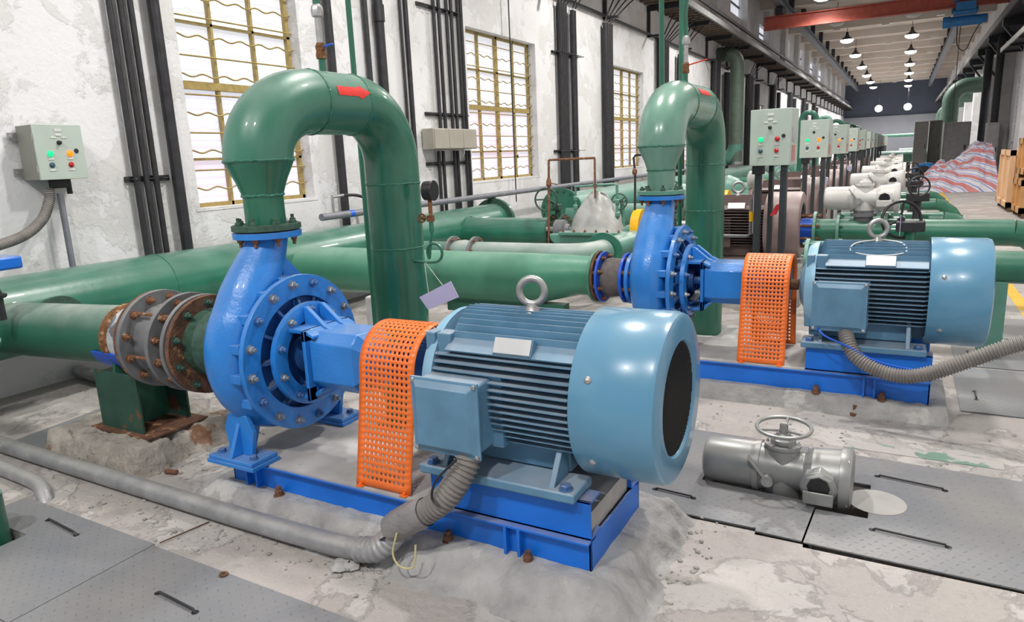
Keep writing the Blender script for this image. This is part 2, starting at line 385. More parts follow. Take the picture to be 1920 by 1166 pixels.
# floor with pits and trenches
pits = [(-.95, -.46, 2.938, 3.0), (-.46, -.262, 2.912, 3.0), (-.262, .62, 2.889, 3.0), (.62, 1.62, 2.872, 3.0), (-.272, -.248, 3.0, 3.22), (-.80, .02, 3.22, 3.62), (-4.6, -3.52, 1.30, 1.50)]
def floor_mesh():
    xs = sorted({-6.4, 4.0} | {q for p in pits for q in p[:2]}); ys = sorted({Y0, YE + .3} | {q for p in pits for q in p[2:]}); mb = MB()
    for a, b in zip(xs, xs[1:]):
        for c, d in zip(ys, ys[1:]):
            if any(p[0] <= a + 1e-6 and p[1] >= b - 1e-6 and p[2] <= c + 1e-6 and p[3] >= d - 1e-6 for p in pits): continue
            mb.add([(a, c, 0), (b, c, 0), (b, d, 0), (a, d, 0)], [(0, 1, 2, 3)])
    for a, b, c, d in pits:
        z = -.6
        mb.add([(a, c, 0), (b, c, 0), (b, d, 0), (a, d, 0), (a, c, z), (b, c, z), (b, d, z), (a, d, z)], [(0, 1, 5, 4), (1, 2, 6, 5), (2, 3, 7, 6), (3, 0, 4, 7), (4, 5, 6, 7)])
    return mb
struct(floor_mesh(), 'floor', floor_m, smooth=0)

# windows
def window(idx, y0, y1, z0, z1, xf, side, detail=True):
    """xf: plane of the frame; side -1 left wall, 1 right wall"""
    mb = MB(); t = .04; xa, xb = xf - .025, xf + .025
    mb.box(xa, xb, y0, y1, z1 - t, z1); mb.box(xa, xb, y0, y1, z0, z0 + t); mb.box(xa, xb, y0, y0 + t, z0, z1); mb.box(xa, xb, y1 - t, y1, z0, z1)
    zt = z0 + (z1 - z0) * .485
    mb.box(xa - .01, xb + .01, y0, y1, zt, zt + .075)
    n = 4 if y1 - y0 > 2 else 3
    for i in range(1, n):
        y = y0 + (y1 - y0) * i / n; wd = .035 if (n == 4 and i == 2) else .014
        mb.box(xa, xb, y - wd, y + wd, z0, z1)
    for q in (.75, .36, .2): mb.box(xa, xb, y0, y1, z0 + (z1 - z0) * q - .012, z0 + (z1 - z0) * q + .012) if q != .36 else None
    root = struct(mb, 'window_%d' % idx, winframe, smooth=0)
    MB().box(xf + side * .03, xf + side * .045, y0, y1, z0, z1).build('pane', pane_m, root, smooth=0)
    if detail:
        g = MB(); N_ = 13; xg = xf - side * .06
        for k in range(1, N_):
            z = z0 + (z1 - z0) * k / N_
            if k % 2: 
                m_ = int((y1 - y0) / .03); g.tube([(xg, y0 + (y1 - y0) * i / m_, z + .015 * math.sin(i * .03 * 2 * PI / .25)) for i in range(m_ + 1)], .009, 5)
            else: g.tube([(xg, y0, z), (xg, y1, z)], .009, 5)
        g.build('security_bars', winframe, root)
    s = MB().box(min(xf, xf - side * .175), max(xf, xf - side * .175), y0 - .05, y1 + .05, z0 - .03, z0 - .001)
    s.build('window_sill', wall_m, root, smooth=0)
    return root
for i, wn in enumerate(wins): window(i + 1, *wn, WX - .17, -1, detail=i < 5)
for i, wn in enumerate(clear):
    c_ = struct(MB().box(WX - .2, WX - .17, wn[0], wn[1], wn[2], wn[3]), 'window_%d' % (20 + i), pane_m, smooth=0)
    MB().box(WX - .165, WX - .12, wn[0], wn[1], (wn[2] + wn[3]) / 2 - .03, (wn[2] + wn[3]) / 2 + .03).build('mullion', conduit, c_, smooth=0)
for i, wn in enumerate(rwins): window(i + 30, *wn, RX + .12, 1, detail=i < 1)

# pilasters of the right wall
for k in range(9):
    y = 27.5 + 6.2 * k
    struct(MB().box(RX - .35, RX, y, y + 1.0, 0, 5.2), 'trim_3', wall_m, smooth=0)
for k in range(13):
    y = 20 + 5.2 * k
    if k % 1 == 0: struct(MB().box(WX, WX + .25, y, y + .8, 5.6, ZC), 'trim_4', wall_m, smooth=0)
# lower band on the left wall
struct(MB().box(WX, WX + .03, 12.4, 60, .92, 1.02), 'trim_5', mat('grey_wall_band', (.36, .33, .31), .8), smooth=0)

# ================================================================== gallery with cable tray (left and right)
g = thing('wall_gallery', (WX, 8, 5.3), 'long grey overhead cable gallery running along the left wall above the windows', 'gallery')
MB().box(.0, .92, 0, 79.6, .06, .12).build('gallery_deck', slat, g, smooth=0)
MB().box(.88, .95, 0, 79.6, .0, .15).build('edge_beam', trayg, g, smooth=0)
MB().box(.80, .86, 0, 79.6, .36, .46).build('upper_rail', conduit, g, smooth=0)
s = MB()
for k in range(220): s.box(.02, .86, .15 + k * .36, .27 + k * .36, .0, .06)
s.build('underside_slats', slat, g, smooth=0)
for k in range(26):
    y = 1.2 + k * 3.1; MB().box(0, .86, y, y + .08, -.12, .0).box(.02, .08, y, y + .08, -.75, -.1).box(.02, .35, y, y + .08, -.75, -.70).build('bracket', conduit, g, smooth=0)
g = thing('wall_gallery', (RX, 24, 5.45), 'dark overhead cable gallery running along the right wall', 'gallery')
MB().box(-.9, 0, 0, 63.5, .0, .1).build('gallery_deck', conduit, g, smooth=0)
MB().box(-.96, -.9, 0, 63.5, -.02, .2).build('edge_beam', trayg, g, smooth=0)
for k in range(14):
    y = .6 + k * 4.6; MB().box(-.9, 0, y, y + .2, -.25, .0).bar((-.06, y + .1, -1.3), (-.85, y + .1, -.2), .09, .09).build('bracket', conduit, g, smooth=0)
# near platform on the right
g = thing('canopy_shelf', (RX, 22, 4.55), 'short grey shelf with pale edge high on the right wall at the frame edge', 'shelf')
MB().box(-.75, 0, 0, 8.5, 0, .06).build('shelf_board', conduit, g, smooth=0)
MB().box(-.79, -.75, 0, 8.5, -.04, .1).build('shelf_edge', white_p, g, smooth=0)
for k in range(5): MB().box(-.75, 0, .3 + k * 2, .42 + k * 2, -.08, 0).build('shelf_bearer', conduit, g, smooth=0)
# round black columns/pipes on the right wall
for (u0, v0, u1, v1, r, lab) in ((1862, 120, 1841, 270, .16, 'thick black pipe rising on the right wall beside the first pilaster'), (1893, 60, 1868, 225, .13, 'thick black pipe rising to the overhead shelf on the right wall')):
    b = at(u1, v1, x=RX - .3 - r)
    tag(MB().cyl((RX - .5, b.y, 1.5), (RX - .5, b.y, 5.4), r).build('wall_pipe', conduit), lab, 'pipe')

# ================================================================== ceiling lamps
def bay_lamp(loc, on, lab):
    t = thing('high_bay_lamp', loc, lab, 'lamp', 'high bay lamps under the ceiling')
    MB().cyl((0, 0, .3), (0, 0, ZC - loc[2] - .02), .012, n=8).build('lamp_rod', conduit, t)
    MB().lathe((0, 0, 0), (0, 0, 1), [(.02, .33), (.05, .31), (.2, .12), (.3, .07), (.42, .06)], 24, cap=False).build('lamp_shade', conduit, t)
    MB().lathe((0, 0, 0), (0, 0, 1), [(.02, .322), (-.06, .29), (-.12, .18), (-.14, .06)], 24).build('lamp_lens', lampglow if on else white_p, t)
rowL = [(30, 1), (36.6, 0), (43, 1), (50.5, 1), (58.5, 1), (66, 1), (73.5, 1), (80.5, 1)]
rowR = [(36.6, 0), (43.8, 1), (51.4, 1), (59.5, 1), (67, 1), (74.5, 1), (82, 1)]
for row, x, nm in ((rowL, -3.0, 'left'), (rowR, 0.0, 'right')):
    for i, (y, on) in enumerate(row):
        od = ['nearest', 'second', 'third', 'fourth', 'fifth', 'sixth', 'seventh', 'eighth'][i]
        bay_lamp((x, y, LAMP_Z), on, '%s high bay lamp, %s from the viewer in the %s ceiling row' % ('glowing' if on else 'dark unlit', od, nm))
        if on: lamp('bay_light', (x, y, LAMP_Z - .15), 500 if y < 31 else 1700)
for x, lab in ((-2.45, 'left'), (.1, 'right')):
    t = thing('flood_lamp', (x, 82, 5.0), 'blue white floodlight glaring in front of the end wall, %s of two' % lab, 'lamp')
    MB().lathe((0, 0, 0), (0, -1, -.3), [(-.3, .08), (0, .34), (.02, .34)], 20).build('lamp_body', conduit, t)
    MB().lathe((0, 0, 0), (0, -1, -.3), [(.02, .33), (.05, .2)], 20).build('lamp_lens', floodglow, t)
    MB().cyl((0, .1, .2), (0, .1, ZC - 5.02), .015, n=8).build('lamp_rod', conduit, t)

# crane rails, crane, hoist
for x, lab in ((-4.6, 'left'), (1.9, 'right')):
    t = thing('crane_rail', (x, 20, 7.0), 'long grey crane rail hung under the ceiling on the %s side' % lab, 'rail')
    MB().box(-.14, .14, 0, 65, 0, .03).box(-.14, .14, 0, 65, .27, .3).box(-.02, .02, 0, 65, .03, .27).build('rail_beam', railgrey, t, smooth=0)
    for k in range(16): MB().box(-.1, .1, 1.5 + k * 4.1, 1.8 + k * 4.1, .3, .99).build('rail_hanger', conduit, t, smooth=0)
t = thing('bridge_crane', (0, 31, 6.2), 'red steel bridge crane beam spanning the hall under the ceiling', 'crane')
MB().box(-5.2, 3.4, -.12, .12, .0, .04).box(-5.2, 3.4, -.12, .12, .46, .5).box(-5.2, 3.4, -.03, .03, .04, .46).build('crane_beam', crane_red, t, smooth=0)
for xa in (-4.75, 1.75): MB().box(xa, xa + .3, -.5, .5, .5, .74).build('end_carriage', conduit, t, bevel=.02)
t = thing('electric_hoist', (1.6, 31, 5.75), 'blue electric hoist hanging from the red crane beam', 'hoist')
MB().cyl((-.55, 0, 0), (.55, 0, 0), .17).build('hoist_drum', crane_blue, t)
MB().cyl((-.66, 0, 0), (-.42, 0, 0), .2).build('hoist_motor', crane_blue, t, bevel=.02); MB().cyl((.4, 0, .02), (.68, 0, .02), .15).build('hoist_gearbox', crane_blue, t, bevel=.02)
MB().box(-.35, .35, -.3, .3, .2, .32).box(-.3, .3, -.3, -.22, .3, .6).box(-.3, .3, .22, .3, .3, .6).cyl((-.3, -.3, .75), (-.3, .3, .75), .1).cyl((.3, -.3, .75), (.3, .3, .75), .1).box(-.4, .4, .14, .2, .3, .8).build('hoist_trolley', crane_blue, t)
MB().tube(smoothpath([(-.2, 0, -.15), (-.15, 0, -.8), (.1, 0, -1.0), (.3, 0, -.5), (.5, 0, -.1)]), .015, 6).cyl((-.1, 0, -.1), (-.1, 0, -3.4), .012, n=6).build('hoist_cable', black, t)

# ================================================================== black conduits on the left wall
def vpipe(y, z0, z1, r, lab, grp, x=WX, M=conduit, ds=None, name='wall_conduit'):
    return tag(MB().cyl((x + r + .03, y, z0), (x + r + .03, y, z1), r, n=16).build(name, M), lab, 'conduit' if r < .07 else 'pipe', grp)
def clampbar(y0, y1, z, lab, x=WX, r=.03):
    t = thing('clamp_rail', (x, (y0 + y1) / 2, z), lab, 'clamp')
    h = (y1 - y0) / 2
    MB().box(.0, .03, -h, h, -.025, .025).build('angle_rail', conduit, t, smooth=0)
    s = MB()
    n = max(2, int(2 * h / .11))
    for k in range(n):
        q = -h + .06 + (2 * h - .12) * k / (n - 1); s.torus((.03 + r, q, 0), (0, 0, 1), r + .004, .005, 14, 6)
    s.build('pipe_clips', conduit, t)
G1 = 'black conduits beside the first window'
for y, lab in ((3.925, 'thin black wall conduit nearest the grey control box'), (4.025, 'middle of the three thin black wall conduits beside the first window'), (4.118, 'thin black wall conduit next to the thick black pipe by the first window')):
    vpipe(y, .3, 8, .026, lab, None)
vpipe(4.32, .3, 8, .052, 'thick black wall pipe standing at the left edge of the first window', None)
clampbar(3.85, 4.27, 1.61, 'black clamp rail holding three thin conduits beside the first window')
for y, r, lab in ((6.55, .05, 'thick black pipe on the wall just right of the first window'), (7.24, .035, 'thinner black pipe left of the jointed thick pipe between the windows'), (7.46, .065, 'thickest black jointed pipe on the wall between the first two windows'), (7.98, .02, 'left of two thin black conduits near the beige junction box'), (8.08, .034, 'right of two thin black conduits near the beige junction box')):
    vpipe(y, .3, 8, r, lab, None)
tag(MB().cyl((WX + .10, 7.46, 3.4), (WX + .10, 7.46, 3.6), .075).build('pipe_coupling', conduit), 'black sleeve coupling on the thickest wall pipe', 'coupling')
# beige junction box with conduits
t = thing('junction_box', (WX + .02, 8.90, 1.82), 'beige metal junction box on the wall under six black conduits', 'box')
MB().box(0, .2, -.58, .58, 0, .29).build('box_body', boxbeige, t, bevel=.008)
MB().box(.2, .21, -.56, -.2, .01, .28).box(.2, .21, -.19, .18, .01, .28).box(.2, .21, .19, .56, .01, .28).build('cover', boxbeige, t, bevel=.004)
for k, dy in enumerate((8.75, 8.88, 9.08, 9.20, 9.38, 9.47)):
    vpipe(dy, 2.12, 8, .027, 'thin black conduit rising from the top of the beige junction box', 'conduits rising from the junction box')
for dy in (8.66, 8.78, 9.08, 9.17, 9.42, 9.50):
    vpipe(dy, .25, 1.8, .025, 'thin black conduit dropping from the beige junction box behind the green main', 'conduits under the junction box')
clampbar(8.45, 9.55, 2.32, 'black clamp rail above the beige junction box'); clampbar(8.4, 9.5, 1.62, 'black clamp rail below the beige junction box')
clampbar(8.4, 9.5, 3.78, 'black clamp rail high above the beige junction box')
# thick bundles between later windows
def bundle(y, n, z0, z1, lab, r=.045, loose=0):
    for k in range(n):
        tag(MB().cyl((WX + r + .05, y + k * r * 2.15, z0), (WX + r + .05, y + k * r * 2.15, z1), r, n=10).build('wall_conduit', conduit), lab, 'conduit', lab)
bundle(12.92, 4, .3, 4.5, 'black conduit in the four-pipe bundle right of the second window', .042)
bundle(13.52, 2, .3, 4.45, 'black conduit in the narrow pair right of the four-pipe bundle', .045)
bundle(15.28, 3, .3, 4.45, 'black conduit in the bundle just left of the third window', .065)
clampbar(12.7, 13.9, 1.75, 'black clamp rail across the bundle right of the second window', r=.08); clampbar(12.7, 13.9, 3.6, 'upper black clamp rail across the bundle right of the second window', r=.08)
for k in range(7):
    y = 19.0 + 6.2 * k
    if k == 0: bundle(19.3, 4, .3, 4.6, 'black conduit in the bundle right of the third window', .08)
    else: bundle(y + .3, 3, .3, 4.6, 'black conduit in a far bundle between windows on the left wall', .1)
    bundle(y + 2.2, 2, .3, 4.4, 'black conduit in a slim far pair on the left wall', .09)
# loose cables rising from the bundles to the gallery
for (y, n) in ((12.86, 4), (13.56, 2), (15.28, 4), (19.4, 5), (21.3, 3), (25.6, 5), (27.5, 3), (31.8, 4), (38, 4)):
    for k in range(n):
        a = Vector((WX + .1, y + .12 * k, 4.5)); b = Vector((WX + .3 + .12 * k, y + .5 + .25 * k, 5.28))
        tag(MB().tube(smoothpath([a, a.lerp(b, .5) + Vector((.04, -.06, .05)), b], 5), .016, 6).build('loose_cable', conduit), 'loose cable fanning from a wall bundle up to the gallery', 'cable', 'loose cables under the gallery')
# horizontal thin conduit high on the wall + thin hanging rod at window 2
tag(MB().cyl((WX + .06, 12.0, 4.62), (WX + .06, 80, 4.62), .035, n=8).build('wall_conduit', conduit), 'long thin black conduit running level under the gallery', 'conduit')
p0 = at(951, 0, x=WX + .08)
t = thing('hanging_rod', (WX + .1, p0.y, .9), 'thin black rod hanging in front of the second window', 'rod')
MB().cyl((0, 0, 0), (0, 0, 4.3), .011, n=8).build('rod', black, t)
MB().cyl((0, 0, .78), (0, .12, .78), .01, n=8).cyl((0, .12, .75), (0, .12, .81), .012, n=8).build('rod_hook', black, t)
# long grey pipe along the wall
t = thing('wall_pipe', (-5.6, 5.8, 1.1), 'long slim grey pipe running low along the left wall', 'pipe')
MB().cyl((0, 0, 0), (0, 22, 0), .04).build('pipe', conduit_g, t)
for k in range(8): MB().box(-.4, .01, 1 + k * 2.8, 1.05 + k * 2.8, -.06, -.03).build('bracket', conduit, t, smooth=0)
MB().cyl((0, .45, 0), (0, .52, 0), .042).build('blue_tape', blue_bright, t)
t = thing('hose_stub', (-5.6, 6.0, 1.14), 'thin black hose arching from a small riser off the grey wall pipe', 'hose')
MB().cyl((0, 0, 0), (0, 0, .17), .016, n=10).cyl((0, 0, .17), (0, .18, .18), .018, n=10).build('riser', steel, t)
MB().tube(smoothpath([(0, .18, .18), (.02, .45, .15), (.1, .75, 0), (.2, .95, -.2), (.3, 1.1, -.3)]), .018, 10).build('hose', black, t)

# tall vent pipe near the left wall
t = thing('vent_pipe', (-5.3, 26.5, 0), 'tall grey green vent pipe with elbows standing off the left wall', 'pipe')
MB().tube([(0, 0, 1.2), (0, 0, 4.5)] + arc((-.42, 4.5), .42, 0, PI / 2, 'xz', 0, 10)[1:] + [(-.69, 0, 4.92)], .24, 20).build('upright', vent, t)
MB().tube([(0, 0, 1.8)] + arc((-.45, 1.75), .45, 0, -PI / 2, 'xz', 0, 10) + [(-.69, 0, 1.3)], .26, 20).cyl((-.5, 0, .0), (-.5, 0, 1.3), .15).build('lower_elbow', green_teal, t)
# right side big duct
t = thing('vent_pipe', (1.95, 43, 0), 'large green duct bending toward the right wall', 'duct')
MB().tube([(0, 0, 0), (0, 0, 3.5)] + arc((.75, 3.5), .75, PI, PI / 2, 'xz', 0, 12)[1:] + [(1.5, 0, 4.25)], .38, 24).build('duct', mat('duct_green_paint', (.085, .15, .115), .5), t)
for k in range(3):
    t = thing('vent_pipe', (2.3, 50 + 7 * k, 0), 'distant green duct bending toward the right wall', 'duct', 'far green ducts')
    MB().tube([(0, 0, 0), (0, 0, 3.4)] + arc((.6, 3.4), .6, PI, PI / 2, 'xz', 0, 12)[1:] + [(1.19, 0, 4.0)], .28, 16).build('duct', MATS['duct_green_paint'], t)

# ================================================================== control box on the wall
def control_face(mb_parent, y, w_, h, lights, face='y', sx=1.0):
    """door furniture on the plane; u across (0..1), v up (0..1), facing -y (or +x for wall)"""
    def P3(u, v, d):
        return (u * w_, y - d, v * h) if face == 'y' else (y + d, u * w_, v * h)
    ax = (0, -1, 0) if face == 'y' else (1, 0, 0)
    def plate(u, v, pw=.06, ph=.014, M=white_p, nm='label_plate'):
        a = P3(u - pw / 2 / w_, v - ph / 2 / h, 0); b = P3(u + pw / 2 / w_, v + ph / 2 / h, .004)
        MB().box(min(a[0], b[0]), max(a[0], b[0]), min(a[1], b[1]), max(a[1], b[1]), min(a[2], b[2]), max(a[2], b[2])).build(nm, M, mb_parent, smooth=0)
    def disc(u, v, r, M, nm, d=.012):
        o = Vector(P3(u, v, 0))
        MB().lathe(o, ax, [(0, r * 1.25), (.004, r * 1.25), (.005, r), (d, r), (d + r * .4, r * .6)], 16).build(nm, M, mb_parent)
    plate(.50, .905, .055, .022); plate(.50, .82, .045, .016); plate(.39, .77, .038, .014); plate(.61, .77, .038, .014)
    disc(.49, .675, .014, black, 'selector_switch', .02)
    disc(.27, .47, .019, lit_green if lights[0] else btn_blue, 'green_lamp')
    disc(.68, .47, .019, lit_orange if lights[1] == 'o' else btn_red, 'warning_lamp')
    disc(.27, .265, .017, btn_blue, 'dark_button'); disc(.67, .265, .017, btn_red, 'red_button')
    for u, v in ((.27, .38), (.68, .38), (.27, .175), (.67, .175)): plate(u, v, .045, .016)
    o = P3(.83, .52, 0); a, uu, vv = frame(ax)
    MB().lathe(o, ax, [(0, .02), (.006, .017)], 6).build('door_lock', conduit, mb_parent)
t = thing('control_box', (WX + .02, 3.03, 1.64), 'grey green control box mounted on the left wall with flexible conduit below', 'control box')
MB().box(0, .22, 0, .36, 0, .41).build('enclosure', panel_side, t, bevel=.004)
d = MB().box(.22, .235, -.003, .363, -.003, .413).build('door', panel_m, t, bevel=.004)
control_face(d, .235, .36, .41, (1, 'o'), face='x')
for z in (.06, .33): MB().box(.0, .01, -.07, .0, z - .03, z + .03).cyl((.01, -.045, z), (.02, -.045, z), .01, n=8).build('mounting_lug', steel, t)
for z in (.08, .32): MB().cyl((.225, -.006, z - .025), (.225, -.006, z + .025), .007, n=8).build('hinge', steel, t)
MB().box(.05, .15, .14, .26, -.07, 0).build('cable_gland', black, t, bevel=.01)
MB().cyl((.1, .27, -.12), (.1, .27, .0), .02, n=12).build('cable_stub', black, t)
tag(hose_mb([(WX + .13, 3.14, 1.57), (WX + .14, 3.12, 1.48), (WX + .2, 3.0, 1.33), (WX + .3, 2.75, 1.22), (WX + .4, 2.3, 1.16), (WX + .45, 1.9, 1.14)], .036, .016, .003).build('flexible_conduit', hose), 'grey ribbed flexible conduit curving down from the wall control box', 'conduit')
tag(MB().cyl((WX + .12, 3.22, .2), (WX + .12, 3.22, 1.53), .024, n=14).build('wall_conduit', conduit_g), 'slim grey conduit dropping straight below the wall control box', 'conduit')

# ================================================================== PUMP UNITS
def polar(k, n, r, off=0): q = 2 * PI * k / n + off; return r * math.cos(q), r * math.sin(q)
ZA = .75
def make_pump(loc, label):
    t = thing('centrifugal_pump', loc, label, 'pump')
    # volute: swan-necked casing, path in the y-z plane
    P = []; rr = []
    for i in range(36):
        q = math.radians(62 - i * 8.1); R = .268 + .0009 * i; r = .088 + .0013 * i
        P.append((0, R * math.cos(q), ZA + R * math.sin(q))); rr.append(r)
    P += [(0, -.172, ZA + .295), (0, -.112, ZA + .385), (0, -.055, ZA + .465), (0, -.015, ZA + .535), (0, 0, ZA + .595)]
    rr += [.130, .121, .109, .100, .098]
    P2 = smoothpath(P, 3); r2 = []
    for i in range(len(rr) - 1):
        for j in range(3): r2.append(rr[i] + (rr[i + 1] - rr[i]) * j / 3)
    r2.append(rr[-1])
    v = MB().tube(P2, r2, 28)
    v.lathe((0, 0, ZA), (1, 0, 0), [(-.15, .12), (-.13, .2), (-.09, .34), (.0, .38), (.09, .36), (.12, .33)], 48)
    v.lathe((0, 0, ZA), (1, 0, 0), [(-.30, .10), (-.12, .13)], 32)
    v.build('volute_casing', blue, t, smooth=50)
    MB().prism([(.06, ZA + .50), (.10, ZA + .44), (.235, ZA + .30), (.19, ZA + .22), (.05, ZA + .34)], 'x', -.02, .02).build('casing_rib', blue, t, bevel=.004)
    MB().lathe((0, 0, ZA + .572), (0, 0, 1), [(0, .10), (0, .163), (.028, .165), (.030, .16)], 40).build('discharge_flange', blue, t)
    for k in range(8):
        a, b = polar(k, 8, .135, .39)
        MB().hexbolt((a, b, ZA + .572), (0, 0, -1), .015, .018, .02).build('flange_nut', bolt_rust, t)
    # cover ring
    MB().ring((0, 0, ZA), (1, 0, 0), .28, .387, .145, .172, 64).build('casing_cover', blue, t, bevel=.003)
    for k in range(16):
        q = 2 * PI * k / 16 + .12; c, s_ = math.cos(q), math.sin(q)
        a = Vector((.115, c * .36, ZA + s_ * .36)); MB().bar(a - Vector((.04, 0, 0)), a + Vector((.03, 0, 0)), .06, .045).build('casing_lug', blue, t, bevel=.004)
    for k in range(16):
        a, b = polar(k, 16, .345, .12); MB().hexbolt((.172, a, ZA + b), (1, 0, 0), .0185, .02, .016).build('cover_bolt', bolt_steel if k % 3 else bolt_blue, t)
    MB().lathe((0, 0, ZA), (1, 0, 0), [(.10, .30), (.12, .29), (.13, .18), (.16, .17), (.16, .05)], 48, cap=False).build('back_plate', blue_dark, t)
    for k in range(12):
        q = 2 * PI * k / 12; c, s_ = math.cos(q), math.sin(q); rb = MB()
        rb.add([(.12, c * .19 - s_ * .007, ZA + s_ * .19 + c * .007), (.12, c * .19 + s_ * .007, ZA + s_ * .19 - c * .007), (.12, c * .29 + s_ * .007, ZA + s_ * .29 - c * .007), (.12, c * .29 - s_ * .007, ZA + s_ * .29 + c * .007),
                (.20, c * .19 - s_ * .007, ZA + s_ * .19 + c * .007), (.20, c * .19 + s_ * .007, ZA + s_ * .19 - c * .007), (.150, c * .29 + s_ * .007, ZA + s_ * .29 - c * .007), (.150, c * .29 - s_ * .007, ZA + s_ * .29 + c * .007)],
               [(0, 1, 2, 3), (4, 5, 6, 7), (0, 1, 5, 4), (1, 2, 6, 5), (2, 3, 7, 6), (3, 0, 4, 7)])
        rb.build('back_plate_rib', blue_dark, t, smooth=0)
    MB().lathe((0, 0, ZA), (1, 0, 0), [(.16, .185), (.205, .19), (.205, .255), (.232, .255), (.234, .25), (.234, .175), (.16, .17)], 48, cap=False).build('bracket_flange', blue, t)
    for k in range(10):
        a, b = polar(k, 10, .222, .31)
        if a > .02 and abs(b) < .05: continue
        MB().hexbolt((.234, a, ZA + b), (1, 0, 0), .016, .018, .014).build('bracket_bolt', bolt_steel if k % 2 else bolt_blue, t)
    # bearing bracket : open lantern narrowing to the housing
    br = MB(); th = .012
    for sy in (-1, 1): pass
    br.prism([(.23, .135), (.23, .155), (.34, .155), (.385, .13), (.385, .115), (.33, .135)], 'y', -.15, .15)
    br.v = [(x, y, z + ZA) for x, y, z in br.v]
    br.prism([(.23, ZA - .20), (.23, ZA - .185), (.33, ZA - .165), (.385, ZA - .13), (.385, ZA - .15), (.33, ZA - .19)], 'y', -.13, .13)
    for sy in (-.15,):   # frame plate facing the housing
        br.box(.325, .345, -.165, -.115, ZA - .19, ZA + .155); br.box(.325, .345, .115, .165, ZA - .19, ZA + .155)
        br.box(.325, .345, -.165, .165, ZA + .10, ZA + .155); br.box(.325, .345, -.165, .165, ZA - .19, ZA - .12)
    br.box(.23, .345, .14, .16, ZA - .19, ZA + .15)
    br.prism([(.235, ZA + .24), (.255, ZA + .24), (.36, ZA + .155), (.42, ZA + .135), (.42, ZA + .12), (.235, ZA + .15)], 'y', -.045, -.02)
    br.prism([(.235, ZA + .24), (.255, ZA + .24), (.36, ZA + .155), (.42, ZA + .135), (.42, ZA + .12), (.235, ZA + .15)], 'y', .06, .085)
    br.build('bearing_bracket', blue, t, smooth=30, bevel=.004)
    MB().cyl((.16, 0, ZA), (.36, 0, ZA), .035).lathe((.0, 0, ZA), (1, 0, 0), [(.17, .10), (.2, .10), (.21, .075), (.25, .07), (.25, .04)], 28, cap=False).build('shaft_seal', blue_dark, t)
    MB().bar((.26, -.10, ZA - .13), (.31, -.02, ZA - .06), .06, .01).hexbolt((.28, -.06, ZA - .08), (0, -1, .3), .016).build('seal_fitting', steel, t)
    # octagonal bearing housing
    def octo(h, wy, c): return [(-wy, -h + c), (-wy + c, -h), (wy - c, -h), (wy, -h + c), (wy, h - c), (wy - c, h), (-wy + c, h), (-wy, h - c)]
    V = []; F = []
    secs = [(.345, .142, .14, .048), (.60, .142, .14, .048), (.665, .085, .09, .035), (.70, .07, .07, .03)]
    for x, h, wy, c in secs: V += [(x, p[0], p[1] + ZA) for p in octo(h, wy, c)]
    for j in range(3):
        for i in range(8): F.append((j * 8 + i, j * 8 + (i + 1) % 8, j * 8 + 8 + (i + 1) % 8, j * 8 + 8 + i))
    F += [tuple(range(8)), tuple(range(24, 32))]
    MB().add(V, F).build('bearing_housing', blue, t, smooth=20, bevel=.006)
    MB().box(.40, .50, -.04, .02, ZA + .135, ZA + .138).build('rating_plate', mat('faded_plate', (.42, .36, .36), .5), t, smooth=0)
    MB().cyl((.6, 0, ZA), (.70, 0, ZA), .03).build('shaft', steel, t)
    # feet
    for sy in (-1, 1):
        f = MB(); yc = sy * .31
        f.box(-.15, .15, yc - .08, yc + .08, .278, .298)
        f.prism([(-.075, .298), (.075, .298), (.10, .42), (.06, .50), (-.06, .50), (-.10, .42)], 'y', yc - sy * .005 - .012, yc - sy * .005 + .012)
        f.prism([(yc - sy * -.075, .298), (yc - sy * .075, .298), (yc - sy * .14, .47), (yc - sy * .0, .47)], 'x', -.012, .012)
        f.box(-.16, .16, yc - .085, yc + .085, .258, .278)
        ft = f.build('pump_foot', blue, t, smooth=20, bevel=.003)
        for x in (-.11, .11): MB().hexbolt((x, yc + sy * .03, .298), (0, 0, 1), .018, .02, 0).build('foot_bolt', bolt_blue, ft)
    return t
U1 = (-2.735, 2.45, 0); U2 = (-1.49, 4.92, 0)
pump1 = make_pump(U1, 'blue centrifugal pump in the foreground with bolted ring cover beside the orange guard')
pump2 = copy_tree(pump1, U2, 'blue centrifugal pump in the second unit, behind the foreground motor')

